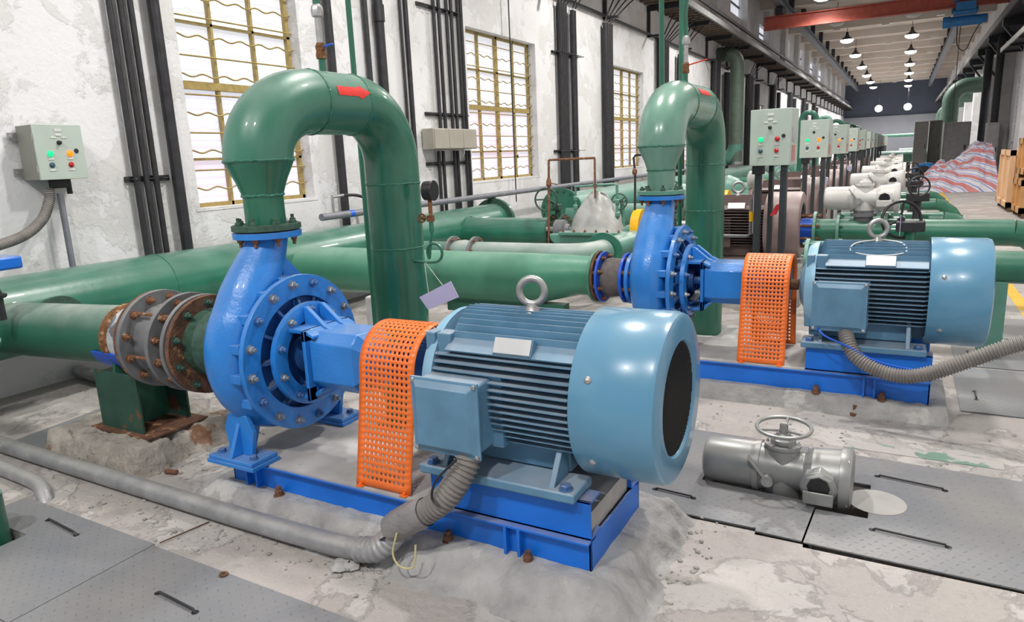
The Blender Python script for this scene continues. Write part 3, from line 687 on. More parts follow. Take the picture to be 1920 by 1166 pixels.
# ---------------------------------------------------------------- motor (origin: cowl face centre line x=0, floor z=0)
def make_motor(loc, label, Mc, Mf, name='electric_motor', sc_=1, rot=0):
    t = thing(name, loc, label, 'motor', None, rot, sc_)
    t['h'] = 1
    del t['h']
    prof = [(-.315, .322), (-.31, .326), (-.03, .326), (-.008, .318), (0, .30), (.0, .222), (-.012, .214), (-.02, .214), (-.02, .29), (-.305, .312), (-.315, .314)]
    cw = MB().lathe((0, 0, ZA), (1, 0, 0), prof, 72, closed=True).build('fan_cowl', Mc, t, smooth=40)
    gl = MB()
    R = .215
    for k in range(-16, 17):
        y = k * .0132; h = math.sqrt(max(0, R * R - y * y))
        if h > .01: gl.bar((-.012, y, ZA - h), (-.012, y, ZA + h), .0035, .0035); gl.bar((-.014, -h, ZA + y), (-.014, h, ZA + y), .0035, .0035)
    gl.build('fan_grille', mat('grille_wire', (.025, .024, .023), .5, .3), cw, smooth=0)
    MB().lathe((0, 0, ZA), (1, 0, 0), [(-.03, .24), (-.06, .24), (-.06, .02)], 40).build('fan_disc', dark_steel, cw)
    for q in (.42, 2.72, 3.75, 5.67):
        c, s_ = math.cos(q), math.sin(q)
        MB().lathe((-.245, c * .325, ZA + s_ * .325), (0, c, s_), [(0, .014), (.003, .014), (.008, .009), (.010, .004)], 12).build('cowl_screw', steel, cw)
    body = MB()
    MB().cyl((-.94, 0, ZA), (-.30, 0, ZA), .222, n=48).build('motor_core', mat('shade_grime_motor_paint', (.05, .085, .115), .6, var=.3, vs=10) if Mc is motor_blue else mat('shade_grime_brown_paint', (.05, .035, .035), .6), t)  # dark core colour holds the shade between the fins, along with grime
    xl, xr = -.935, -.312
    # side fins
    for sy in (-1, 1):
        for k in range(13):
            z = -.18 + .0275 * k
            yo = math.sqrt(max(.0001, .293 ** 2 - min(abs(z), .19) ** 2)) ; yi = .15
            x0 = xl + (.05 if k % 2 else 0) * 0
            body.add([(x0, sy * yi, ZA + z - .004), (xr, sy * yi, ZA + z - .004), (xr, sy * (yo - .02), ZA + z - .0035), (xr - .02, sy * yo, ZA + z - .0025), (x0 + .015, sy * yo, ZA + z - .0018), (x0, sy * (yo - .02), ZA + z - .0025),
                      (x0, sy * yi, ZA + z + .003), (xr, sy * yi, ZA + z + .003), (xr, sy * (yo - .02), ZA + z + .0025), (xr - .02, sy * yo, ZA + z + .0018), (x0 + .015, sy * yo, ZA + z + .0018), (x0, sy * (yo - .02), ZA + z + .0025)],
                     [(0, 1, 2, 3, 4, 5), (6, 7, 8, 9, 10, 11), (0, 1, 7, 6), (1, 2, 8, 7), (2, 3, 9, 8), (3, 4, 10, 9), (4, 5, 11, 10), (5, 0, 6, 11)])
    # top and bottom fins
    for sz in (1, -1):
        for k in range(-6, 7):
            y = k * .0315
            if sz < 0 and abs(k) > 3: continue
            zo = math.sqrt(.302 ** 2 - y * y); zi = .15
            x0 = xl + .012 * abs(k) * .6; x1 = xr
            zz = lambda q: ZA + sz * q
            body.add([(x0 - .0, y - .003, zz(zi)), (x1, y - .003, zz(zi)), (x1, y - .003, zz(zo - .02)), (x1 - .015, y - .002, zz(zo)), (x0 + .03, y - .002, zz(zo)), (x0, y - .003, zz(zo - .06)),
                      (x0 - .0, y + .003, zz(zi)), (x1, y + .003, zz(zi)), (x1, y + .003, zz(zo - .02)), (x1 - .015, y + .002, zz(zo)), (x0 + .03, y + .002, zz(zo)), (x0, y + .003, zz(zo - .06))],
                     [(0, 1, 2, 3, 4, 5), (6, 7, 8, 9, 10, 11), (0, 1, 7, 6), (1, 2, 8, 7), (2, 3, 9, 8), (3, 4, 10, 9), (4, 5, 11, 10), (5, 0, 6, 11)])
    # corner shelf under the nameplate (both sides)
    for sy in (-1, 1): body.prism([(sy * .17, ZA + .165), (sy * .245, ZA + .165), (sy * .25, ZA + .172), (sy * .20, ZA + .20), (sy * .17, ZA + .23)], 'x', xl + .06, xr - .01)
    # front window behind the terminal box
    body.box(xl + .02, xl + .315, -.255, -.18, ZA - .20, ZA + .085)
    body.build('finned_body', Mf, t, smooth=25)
    es = MB().lathe((.045, 0, ZA), (1, 0, 0), [(-1.08, .05), (-1.08, .10), (-1.05, .16), (-1.035, .262), (-1.0, .285), (-.975, .285), (-.975, .2)], 56).build('end_shield', motor_pale if Mc is motor_blue else Mc, t, smooth=40)
    for q in (PI * .25, PI * .75, -PI * .25, -PI * .75):
        c, s_ = math.cos(q), math.sin(q)
        MB().bar((-.985, c * .262, ZA + s_ * .262), (-.94, c * .262, ZA + s_ * .262), .07, .09).build('shield_lug', Mf, t, smooth=20, bevel=.006); MB().bar((-.93, c * .262, ZA + s_ * .262), (-.865, c * .262, ZA + s_ * .262), .07, .09).build('body_lug', Mf, t, smooth=20, bevel=.006)
    MB().cyl((-1.2, 0, ZA), (-1.05, 0, ZA), .036).build('motor_shaft', rust if Mc is motor_blue else steel, t)
    # eye bolt
    MB().torus((-.605, 0, ZA + .375), (.25, -1, 0), .052, .0145, 32, 12).lathe((-.605, 0, ZA + .28), (0, 0, 1), [(0, .036), (.012, .036), (.02, .03), (.045, .022)], 20).build('lifting_eye', steel, t)
    MB().box(-.655, -.555, -.05, .05, ZA + .22, ZA + .283).build('lifting_boss', Mf, t, bevel=.006)
    # nameplate on its bracket
    mb = MB().prism([(-.235, ZA + .17), (-.252, ZA + .178), (-.222, ZA + .238), (-.20, ZA + .225), (-.20, ZA + .17)], 'x', -.655, -.49).build('nameplate_bracket', Mf, t, smooth=0)
    a = Vector((-.5725, -.2375, ZA + .209)); up = Vector((0, .03, .06)).normalized(); n_ = Vector((0, -.06, .03)).normalized()
    V = []
    for d_ in (.0, .003):
        for i, j in ((-1, -1), (1, -1), (1, 1), (-1, 1)): V.append(a + Vector((.078 * i, 0, 0)) + up * .03 * j + n_ * (d_ + .001))
    MB().add(V, [(0, 1, 2, 3), (4, 5, 6, 7), (0, 1, 5, 4), (1, 2, 6, 5), (2, 3, 7, 6), (3, 0, 4, 7)]).build('nameplate', alu, mb, smooth=0)
    # feet
    for x0 in (-.88, -.40):
        for sy in (-1, 1):
            MB().prism([(sy * .30, .44), (sy * .17, .44), (sy * .13, .60), (sy * .19, .60)], 'x', x0 - .012, x0 + .012).build('foot_gusset', Mf, t, smooth=0, bevel=.003)
    g = MB()
    for sy in (-1, 1):
        a, b = sorted((sy * .32, sy * .14)); g.box(-.99, -.30, a, b, .405, .445)
    g.box(-.96, -.38, -.16, .16, .45, .56)
    g.build('motor_feet', Mf, t, bevel=.008)
    for x in (-.94, -.345): MB().hexbolt((x, -.285, .445), (0, 0, 1), .022, .022, 0).build('foot_bolt', bolt_blue, t)
    return t
def terminal_box(parent, x0, x1, y0, y1, z0, z1, M):
    b = MB().box(x0 + .015, x1 - .015, y0 + .03, y1, z0 + .015, z1 - .015).build('terminal_box', M, parent, bevel=.012)
    l = MB(); e = .035; d_ = .032
    V = [(x0, y0 + d_, z0), (x1, y0 + d_, z0), (x1, y0 + d_, z1), (x0, y0 + d_, z1), (x0, y0 + d_ - .012, z0), (x1, y0 + d_ - .012, z0), (x1, y0 + d_ - .012, z1), (x0, y0 + d_ - .012, z1),
         (x0 + .012, y0 + d_ - .014, z0 + .012), (x1 - .012, y0 + d_ - .014, z0 + .012), (x1 - .012, y0 + d_ - .014, z1 - .012), (x0 + .012, y0 + d_ - .014, z1 - .012),
         (x0 + e, y0, z0 + e), (x1 - e, y0, z0 + e), (x1 - e, y0, z1 - e), (x0 + e, y0, z1 - e)]
    F = [(0, 1, 2, 3), (12, 13, 14, 15)] + [(k + i, k + (i + 1) % 4, k + 4 + (i + 1) % 4, k + 4 + i) for k in (0, 4, 8) for i in range(4)]
    lid = l.add(V, F).build('box_lid', M, b, smooth=0, bevel=.004)
    for x in (x0 + .014, x1 - .014):
        for z in (z0 + .014, z1 - .014): MB().lathe((x, y0 + .018, z), (0, -1, 0), [(0, .009), (.006, .009), (.008, .006)], 12).build('lid_screw', steel, lid)
    return b
MX1, MX2 = -.667, .50
motor1 = make_motor((MX1, 2.45, 0), 'large light blue electric motor with finned body in the foreground', motor_blue, motor_fin)
motor2 = copy_tree(motor1, (MX2, 4.92, 0), 'light blue electric motor of the second unit, wire looped at its eye bolt')
terminal_box(motor1, -.955, -.65, -.40, -.22, .54, .845, motor_fin)
terminal_box(motor2, -.93, -.625, -.40, -.22, .54, .845, motor_fin)
MB().tube(smoothpath([(-.605, -.02, 1.06), (-.72, -.1, 1.045), (-.74, -.14, 1.0), (-.6, -.2, .985), (-.45, -.15, 1.0), (-.47, -.05, 1.045), (-.59, 0, 1.06)]), .004, 6).build('hanging_wire', white_p, motor2)

# ---------------------------------------------------------------- bases
def make_base(loc, x0, x1, xm, label):
    """x0..x1 lower frame, xm: left end of the raised motor channel"""
    t = thing('base_frame', loc, label, 'base')
    W = .275; th = .01
    def channel(mb, xa, xb, sy, z0, z1, y, fl=.055):
        ya, yb = sorted((sy * y, sy * (y - th))); mb.box(xa, xb, ya, yb, z0, z1)
        ya, yb = sorted((sy * (y + fl), sy * (y - th))); mb.box(xa, xb, ya, yb, z1 - th, z1); mb.box(xa, xb, ya, yb, z0, z0 + th)
    lo = MB()
    for sy in (-1, 1):
        ya, yb = sorted((sy * W, sy * (W - th))); lo.box(x0, x1, ya, yb, .10, .25); ya, yb = sorted((sy * (W + .03), sy * (W - .05))); lo.box(x0, x1, ya, yb, .24, .25)
    lo.box(x1 - th, x1, -W, W, .10, .25); lo.box(x0, x0 + th, -W, W, .10, .25)
    lo.build('lower_frame', blue_base, t, smooth=0, bevel=.002)
    MB().box(x0 + .01, xm, -W - .02, W + .02, .245, .258).box(x0 + .02, x1 - .02, -W + .02, W - .02, .12, .245).box(xm + .02, x1 - .02, -W + .015, W - .015, .24, .335).build('cement_infill', deck_m, t, smooth=0)
    for sy in (-1, 1):
        a = MB(); ya, yb = sorted((sy * (W + .0), sy * (W - th)))
        a.box(xm, x1 - .0, ya, yb, .25, .405); ya, yb = sorted((sy * (W + .0), sy * (W - .1)))
        a.box(xm, x1, ya, yb, .395, .405); a.box(xm, x1, ya, yb, .25, .26); ya, yb = sorted((sy * (W - .1), sy * (W - .09))); a.box(xm, x1, ya, yb, .25, .405) if sy > 0 else None
        a.build('motor_beam', blue_base, t, smooth=0, bevel=.002)
    for x in (x0 + .12, x0 + .19, x1 - .36, x1 - .30):
        MB().box(x, x + .012, -W - .03, -W, .115, .24).build('stiffener', blue_base, t, smooth=0)
    for x in (x0 + .35, x1 - .62, x1 - .25 - .3 * 0):
        if x < x1 - .3 or True: MB().lathe((x, -W - .035, .11), (0, 0, 1), [(0, .028), (.012, .028), (.014, .02), (.035, .02), (.04, .012), (.055, .012)], 10).build('anchor_bolt', rust, t)
    return t
make_base(U1, -.13, 1.815, 1.10, 'bright blue steel base frame under the foreground pump and motor')
make_base(U2, -.13, 1.725, 1.03, 'bright blue steel base frame under the second pump and motor')

# ---------------------------------------------------------------- coupling guards (perforated arches)
def make_guard(loc, label, wd=.30):
    t = thing('coupling_guard', loc, label, 'guard')
    path = []; R = .195; zc = .757; z0 = .262; n1 = 26; sp = .085
    for i in range(n1): path.append((-R - sp * (1 - i / n1) ** 1.15, z0 + (zc - z0) * i / n1))
    na = 46
    for i in range(na + 1): q = PI - PI * i / na; path.append((R * math.cos(q), zc + R * math.sin(q)))
    for i in range(1, n1 + 1): path.append((R + sp * (i / n1) ** 1.15, zc + (z0 - zc) * i / n1))
    # resample by equal length
    L_ = [0]
    for a, b in zip(path, path[1:]): L_.append(L_[-1] + math.hypot(b[0] - a[0], b[1] - a[1]))
    NR = 60; NC = 10; m_ = .030; step = L_[-1] / NR
    def pos(s_):
        s_ = max(0, min(L_[-1] - 1e-6, s_)); i = max(k for k in range(len(L_)) if L_[k] <= s_); i = min(i, len(path) - 2); f_ = (s_ - L_[i]) / (L_[i + 1] - L_[i])
        return (path[i][0] + (path[i + 1][0] - path[i][0]) * f_, path[i][1] + (path[i + 1][1] - path[i][1]) * f_)
    us = [0]; cw_ = (wd - 2 * m_) / NC
    for c in range(NC): us += [m_ + c * cw_ + cw_ * .26, m_ + c * cw_ + cw_ * .74]
    us.append(wd)
    vs = [0]
    for r_ in range(NR):
        if r_ in (0, NR - 1): continue
        vs += [r_ * step + step * .26, r_ * step + step * .74]
    vs.append(L_[-1])
    mb = MB(); V = []; F = []
    for v_ in vs:
        y, z = pos(v_)
        for u_ in us: V.append((u_ - wd / 2, y, z))
    nu = len(us)
    for j in range(len(vs) - 1):
        for i in range(nu - 1):
            if i % 2 == 1 and j % 2 == 1: continue
            F.append((j * nu + i, j * nu + i + 1, (j + 1) * nu + i + 1, (j + 1) * nu + i))
    o = mb.add(V, F).build('perforated_arch', orange, t, smooth=50)
    md = o.modifiers.new('solid', 'SOLIDIFY'); md.thickness = .0035
    for sx in (-1, 1):
        MB().box(sx * .12 - .018, sx * .12 + .018, -.298, -.262, .2585, .263).lathe((sx * .12, -.285, .263), (0, 0, 1), [(0, .009), (.009, .009)], 6).build('fixing_tab', orange, t, smooth=0)
    return t
g1 = make_guard((-1.895, 2.45, 0), 'orange perforated coupling guard in the foreground between pump and motor')
g2 = copy_tree(g1, (-.735, 4.92, 0), 'orange perforated coupling guard of the second unit, behind the foreground motor')
def make_coupling(loc, label):
    t = thing('shaft_coupling', loc, label, 'coupling')
    MB().lathe((0, 0, ZA), (1, 0, 0), [(-.12, .05), (-.12, .10), (-.01, .10), (-.01, .05)], 32).build('pump_half', blue, t)
    s_ = MB().lathe((0, 0, ZA), (1, 0, 0), [(.0, .05), (.0, .12), (.13, .12), (.13, .05)], 32)
    for k in range(24):
        a, b = polar(k, 24, .122); s_.bar((0, a, ZA + b), (.13, a, ZA + b), .012, .012)
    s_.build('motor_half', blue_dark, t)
    return t
c1 = make_coupling((-1.93, 2.45, 0), 'dark blue shaft coupling under the foreground orange guard')
copy_tree(c1, (-.735, 4.92, 0), 'blue shaft coupling under the second orange guard')

# ---------------------------------------------------------------- discharge loops
def make_loop(loc, span, label, Mp, Me, top=1.98, zbase=0.0, R=.33, name='discharge_pipe'):
    """starts on the flange at z=1.332, goes up, over and down at y=span"""
    t = thing(name, loc, label, 'pipe')
    r = .164; zf = 1.356
    MB().lathe((0, 0, zf), (0, 0, 1), [(-.002, .10), (-.002, .150), (.002, .150), (.002, .10)], 32).build('gasket', gasket, t)
    fl = MB().lathe((0, 0, zf), (0, 0, 1), [(.003, .10), (.003, .165), (.028, .165), (.03, .16), (.03, .10)], 40).build('pipe_flange', bolt_green if Mp is green_clean else green_teal, t)
    for k in range(8):
        a, b = polar(k, 8, .135, .39); MB().hexbolt((a, b, zf + .03), (0, 0, 1), .016, .018, .018 if k in (1, 5, 6) else .008).build('flange_bolt', bolt_green, t)
    red_ = [(.03, .096), (.165, .096), (.175, .099), (.24, .122), (.31, .155), (.335, r)]
    MB().lathe((0, 0, zf), (0, 0, 1), red_, 40).build('reducer', Mp, t)
    ze = top - R; zb = zf + .335; RH = R + .04
    P = [(0, 0, zb - .002)] + [(0, RH - RH * math.cos(PI / 2 * i / 16), zb + (top - zb) * math.sin(PI / 2 * i / 16)) for i in range(17)]
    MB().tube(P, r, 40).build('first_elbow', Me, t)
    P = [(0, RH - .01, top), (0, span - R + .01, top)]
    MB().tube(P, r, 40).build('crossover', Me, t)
    P = arc((span - R, ze), R, PI / 2, 0, 'yz', 0, 14) + [(0, span, 1.53)]
    MB().tube(P, r, 40).build('second_elbow', green_clean, t)
    MB().cyl((0, span, 1.53), (0, span, zbase), r, n=40).build('riser', green_clean, t)
    def bead(o, ax, R_):
        n = 60; P_ = []; a, u, w_ = frame(ax); rr = []
        for i in range(n): q = 2 * PI * i / n; P_.append(Vector(o) + (u * math.cos(q) + w_ * math.sin(q)) * R_ + a * random.uniform(-.002, .002))
        mb = MB(); k = 6; V = []; F = []
        for i in range(n):
            q = 2 * PI * i / n; e = (u * math.cos(q) + w_ * math.sin(q)); rad = random.uniform(.0035, .0065)
            for j in range(k): V.append(P_[i] + e * math.cos(2 * PI * j / k) * rad + a * math.sin(2 * PI * j / k) * rad * 1.3)
        for i in range(n):
            for j in range(k): F.append((i * k + j, i * k + (j + 1) % k, ((i + 1) % n) * k + (j + 1) % k, ((i + 1) % n) * k + j))
        mb.add(V, F).build('weld_bead', weld, t)
    for z, q in ((zf + .335, r), (zf + .17, .098)): bead((0, 0, z), (0, 0, 1), q)
    bead((0, RH, top), (0, 1, 0), r); bead((0, span - R, top), (0, 1, 0), r)
    bead((0, span, 1.53), (0, 0, 1), r); bead((0, span, 1.14), (0, 0, 1), r)
    return t, bead
def arrow(parent, y0, y1, top, r, ang0, ang1, head=True):
    """painted patch lying on the crossover: y along, ang around the pipe"""
    n = 10; V = []; F = []; R_ = r + .0016
    for i in range(13):
        f_ = i / 12; y = y0 + (y1 - y0) * f_
        mid = (ang0 + ang1) / 2; h = (ang1 - ang0) / 2
        if head and f_ > .66: h = h * 1.6 * max(.02, (1 - f_) / .34)
        for j in range(n + 1):
            q = mid - h + 2 * h * j / n; V.append((R_ * math.cos(q), y, top + R_ * math.sin(q)))
    for i in range(12):
        for j in range(n): F.append((i * (n + 1) + j, i * (n + 1) + j + 1, (i + 1) * (n + 1) + j + 1, (i + 1) * (n + 1) + j))
    MB().add(V, F).build('flow_arrow', red, parent)
l1, _ = make_loop((U1[0], U1[1], 0), 1.02, 'dark green looped discharge pipe with red arrow rising from the foreground pump', green_clean, mat('sheen_dust_green_paint', (.036, .165, .11), .4, var=.15, vs=3, bump=.04, bs=14, dust=((.27, .36, .32), .8), coat=.4))  # paler base puts the wall's glossy reflection into the colour, under dust
arrow(l1, .43, .69, 1.98, .164, .17, .47)
loop_pale = mat('pale_green_gloss_paint', (.13, .27, .21), .26, var=.15, vs=3, coat=.5, dust=((.30, .42, .36), .6))
l2, _ = make_loop((U2[0], U2[1], 0), 1.29, 'pale green looped discharge pipe with faded red arrow above the second pump', loop_pale, loop_pale, top=1.99, R=.34)
arrow(l2, .50, .80, 1.99, .164, .42, .72, False)

# valve stems on the loops
def air_valve(loc, label, handle, tall=.6, Mh=blue_bright):
    t = thing('air_vent_valve', loc, label, 'valve')
    MB().cyl((0, 0, 0), (0, 0, .08), .018, n=12).build('nipple', green_clean, t)
    MB().lathe((0, 0, .08), (0, 0, 1), [(0, .02), (.0, .026), (.02, .028), (.04, .024), (.06, .028), (.08, .02)], 10).build('valve_body', weld_rust, t)
    MB().bar((0, 0, .135), handle, .02, .008).build('valve_handle', Mh, t, bevel=.002)
    MB().cyl((0, 0, .16), (0, 0, .30), .018, n=12).lathe((0, 0, .29), (0, 0, 1), [(0, .02), (.0, .03), (.03, .033), (.05, .028), (.06, .02)], 8).build('steel_nipple', steel, t)
    MB().tube([(0, 0, .34), (-.01, 0, .5), (0, 0, .62), (0, 0, tall)], .019, 12).build('vent_pipe_upper', green_clean, t)
    return t
air_valve((U1[0], U1[1] + .50, 1.972 + .155), 'blue handled vent valve on top of the foreground green loop', (.07, .02, .15), 1.5)
a2 = air_valve((U2[0], U2[1] + .62, 1.99 + .155), 'red handled vent valve on top of the second green loop', (.16, .02, .17), .62, red)
MB().tube([(0, 0, .60), (0, 0, .70)] + [(-.02, 0, .73), (-.16, 0, .68), (-.19, 0, .66), (-.19, 0, .60), (-.19, .02, -.1)], .02, 12).build('bent_vent_pipe', green_clean, a2)
tag(MB().cyl((-3.3, 3.86, .0), (-3.3, 3.86, 7.9), .019, n=14).build('slim_pipe', green_clean), 'slim dark green vertical pipe standing left of the foreground riser', 'pipe')
tag(MB().box(-3.42, -3.27, 3.90, 4.10, 0, .70).build('stone_post', marble, bevel=.015), 'short white stone post behind the slim green pipe', 'post')
tag(MB().cyl((-1.75, 6.35, .0), (-1.75, 6.35, 3.2), .02, n=12).build('slim_pipe', green_clean), 'slim green vertical pipe beside the second riser', 'pipe')

# pressure gauge on riser 1
gx, gy = U1[0], U1[1] + 1.02
t = thing('pressure_gauge', (gx + .225, gy - .06, 1.06), 'round black pressure gauge on a green coiled siphon at the riser', 'gauge')
cxg = .10
P = [(-.09, 0.02, 0), (.0, 0, 0), (.06, 0, 0)]
P += [(cxg + .055 * math.cos(q), -.012 + .012 * (i / 14), .06 + .055 * math.sin(q)) for i, q in enumerate([-PI / 2 + 2 * PI * k / 14 for k in range(0, 13)])]
P += [(cxg - .03, .0, .12), (cxg - .02, 0, .16), (cxg - .015, 0, .20)]
P = smoothpath(P, 4)
MB().tube(P, .0085, 10).build('coil_siphon', green_clean, t)
MB().cyl((cxg - .015, 0, .18), (cxg - .015, 0, .25), .014, n=12).build('siphon_nut', green_clean, t)
MB().box(cxg - .035, cxg + .0, -.015, .015, .245, .28).cyl((cxg - .015, 0, .28), (cxg - .015, 0, .37), .012, n=10).build('gauge_cock', weld_rust, t)
hw = MB().torus((cxg - .075, -.01, .265), (1, -.6, 0), .024, .005, 20, 6).cyl((cxg - .075, -.01, .265), (cxg - .03, 0, .265), .006, n=8)
for k in range(4):
    a_, u_, w_ = frame((1, -.6, 0)); q = PI / 4 + k * PI / 2; c = Vector((cxg - .075, -.01, .265)); hw.cyl(c, c + (u_ * math.cos(q) + w_ * math.sin(q)) * .024, .004, n=6)
hw.build('cock_handwheel', weld_rust, t)
gd = (1, .12, 0)
MB().lathe((cxg - .045, 0, .425), gd, [(0, .052), (.002, .056), (.055, .056), (.058, .060), (.062, .058), (.062, .050)], 36).build('gauge_case', black, t)
MB().lathe((cxg - .045, 0, .425), gd, [(.058, .050), (.060, .049)], 30).build('gauge_dial', white_p, t)
# lilac tag
t = thing('hanging_card', (gx + .30, gy - .12, 1.055), 'blank lilac card hanging by strings from the gauge siphon at the foreground riser', 'card')
up = Vector((0, 0, 0))
a, b, c, d_ = at(786, 557, y=3.30), at(845, 527, y=3.30), at(860, 557, y=3.30), at(803, 581, y=3.30)
o_ = Vector(t.location); V = [p - o_ for p in (a, b, c, d_)] + [p - o_ + Vector((0, .003, 0)) for p in (a, b, c, d_)]
MB().add(V, [(0, 1, 2, 3), (4, 5, 6, 7), (0, 1, 5, 4), (1, 2, 6, 5), (2, 3, 7, 6), (3, 0, 4, 7)]).build('card', lilac, t, smooth=0)
for f_ in (.3, .75): MB().tube([V[0].lerp(V[1], f_), (-.06, .06, .012)], .0015, 5).build('string', white_p, t)

# ---------------------------------------------------------------- suction lines
def flange_ring(o, ax, r0, r1, t0, th, M, parent, nb=12, Mb=bolt_rust, br=None, both=False, nm='flange', bsz=.015):
    f = MB().lathe(o, ax, [(t0, r0), (t0, r1 - .002), (t0 + .002, r1), (t0 + th - .002, r1), (t0 + th, r1 - .002), (t0 + th, r0)], 56, closed=True).build(nm, M, parent, smooth=30)
    a, u, w_ = frame(ax)
    for k in range(nb):
        q = 2 * PI * (k + .5) / nb; p = Vector(o) + (u * math.cos(q) + w_ * math.sin(q)) * (br or (r1 * .86)); b = MB()
        b.hexbolt(p + a * (t0 + th), a, bsz, bsz, bsz * 1.2)
        if both: b.hexbolt(p + a * t0, -a, bsz, bsz, 0)
        b.build('flange_bolt', Mb, f)
    return f
SY, SZ = 2.46, .715
t = thing('suction_pipe', (-4.03, SY, SZ - .005), 'dusty dark green suction pipe entering from the left frame edge', 'pipe')
MB().cyl((-1.37, 0, -.070), (.04, 0, -.003), .18, n=56).build('pipe', green_dusty, t)
MB().lathe((.0, 0, -.004), (1, 0, 0), [(0, .184), (.02, .197), (.045, .19), (.06, .198), (.085, .186)], 56).build('rusty_weld', weld_rust, t)
MB().lathe((.07, 0, -.003), (1, 0, 0), [(0, .186), (.10, .192), (.31, .192)], 56).build('primed_collar', mat('mottled_primer', (.45, .47, .5), .5, var=.3, vs=16, chips=[((.10, .12, .14), 8, .52), ((.25, .12, .07), 8, .62)]), t)
t = thing('expansion_joint', (-3.69, SY, SZ + .005), 'grey and rusty bolted expansion joint with three flange rings before the foreground pump', 'joint')
flange_ring((0, 0, 0), (1, 0, 0), .15, .277, -.045, .025, rust, t, 0, nm='rusty_flange')
flange_ring((0, 0, 0), (1, 0, 0), .15, .28, -.018, .03, castiron, t, 12, bsz=.019)
MB().lathe((0, 0, 0), (1, 0, 0), [(.01, .20), (.26, .195)], 48).build('sleeve', castiron, t)
flange_ring((0, 0, 0), (1, 0, 0), .15, .277, .225, .03, castiron, t, 12, bsz=.019)
MB().lathe((0, 0, 0), (1, 0, 0), [(.25, .18), (.40, .18)], 40).build('inner_sleeve', rubber, t)
flange_ring((0, 0, 0), (1, 0, 0), .15, .275, .35, .028, castiron, t, 0, nm='outer_flange')
flange_ring((0, 0, 0), (1, 0, 0), .13, .272, .39, .03, rust, t, 10, Mb=bolt_green, nm='rusty_flange', both=False, bsz=.018)
for k in range(6):
    a, b = polar(k, 6, .238, .2); MB().cyl((.02, a, b), (.40, a, b), .010, n=8).build('tie_rod', bolt_rust, t)
for k in range(2): pass
t = thing('suction_reducer', (-3.26, SY, .735), 'short dark neck between the rusty flange and the foreground pump', 'pipe')
MB().lathe((0, 0, 0), (1, 0, 0), [(-.03, .19), (.04, .18), (.06, .185), (.08, .175), (.3, .15)], 40).build('neck', bolt_green, t)
MB().cyl((.25, 0, 0), (.42, 0, 0), .15).build('pump_inlet_flange', blue_dark, t)

# saddle support + cement block
t = thing('pipe_support', (-3.98, 2.46, .16), 'green and blue steel saddle support under the suction pipe', 'support')
def saddle(cx0, cx1):
    poly = []
    for k in range(13): q = -PI * (.14 + .72 * k / 12); poly.append((.225 * math.cos(q), .555 + .225 * math.sin(q)))
    return poly
pl = [(-.155, 0), (.155, 0), (.155, .36)] + [(.19 * math.cos(-q), .545 + .19 * math.sin(-q)) for q in [PI * (.22 + .56 * k / 10) for k in range(11)]] + [(-.155, .36)]
MB().prism([(y, z) for y, z in pl], 'x', -.012, .012).build('web_plate', green_dusty, t, smooth=0)
for ya in (-.16, .145): MB().box(-.20, .20, ya, ya + .015, 0, .36).build('side_plate', mat('rust_streaked_green', (.02, .07, .05), .6, var=.2, chips=[((.16, .06, .03), 5, .58)]), t, smooth=0, bevel=.003)
V = []; F = []
for k in range(15):
    q = -PI * (.10 + .80 * k / 14)
    for rr_ in (.186, .200):
        for x in (-.14, .14): V.append((x, rr_ * math.cos(q), .545 + rr_ * math.sin(q)))
for k in range(14):
    i = k * 4; j = i + 4; F += [(i, i + 1, j + 1, j), (i + 2, j + 2, j + 3, i + 3), (i, j, j + 2, i + 2), (i + 1, i + 3, j + 3, j + 1)]
F += [(0, 1, 3, 2), (56, 58, 59, 57)]
MB().add(V, F).build('saddle_plate', blue_bright, t)
MB().box(-.25, .30, -.20, .20, -.006, .006).build('rusty_base_plate', rust, t, smooth=0)

def rough_block(x0, x1, y0, y1, h, slope, amp, name, M, label, cat, cell=.035, seed=0, top_noise=.006, kind=None, lean=None):
    nx = int((x1 - x0 + 2 * slope) / cell); ny = int((y1 - y0 + 2 * slope) / cell); V = []; F = []
    for j in range(ny + 1):
        for i in range(nx + 1):
            x = x0 - slope + (x1 - x0 + 2 * slope) * i / nx; y = y0 - slope + (y1 - y0 + 2 * slope) * j / ny
            sl = slope if not lean else lean(x, y)
            dx = max(x0 - x, x - x1, 0); dy = max(y0 - y, y - y1, 0); d = math.hypot(dx, dy)
            nn = noise.noise(Vector((x * 4 + seed, y * 4, 0))) * amp + noise.noise(Vector((x * 14, y * 14 + seed, 3))) * amp * .5 + noise.noise(Vector((x * 34, y * 34 + seed, 7))) * amp * .22
            d2 = d + nn
            f_ = 1 - max(0, min(1, d2 / sl)); f_ = f_ * f_ * (3 - 2 * f_)
            z = h * f_ + top_noise * noise.noise(Vector((x * 9, y * 9, seed))) - .012 * (1 - f_) - (.02 if f_ == 0 else 0)
            V.append((x, y, z))
    for j in range(ny):
        for i in range(nx): a = j * (nx + 1) + i; F.append((a, a + 1, a + nx + 2, a + nx + 1))
    return tag(MB().add(V, F).build(name, M, smooth=60), label, cat)
rough_block(-3.02, -.86, 2.13, 2.86, .125, .19, .05, 'cement_plinth', grout_m, 'rough grey cement plinth with sloping broken edges under the foreground base frame', 'plinth', .015, 1, lean=lambda x, y: (.20 if x > -1.75 else .16) if y < 2.4 else .17)
rough_block(-1.8, .32, 4.60, 5.30, .115, .035, .012, 'cement_plinth', grout_m, 'lower flat cement plinth under the second base frame', 'plinth', .03, 5)
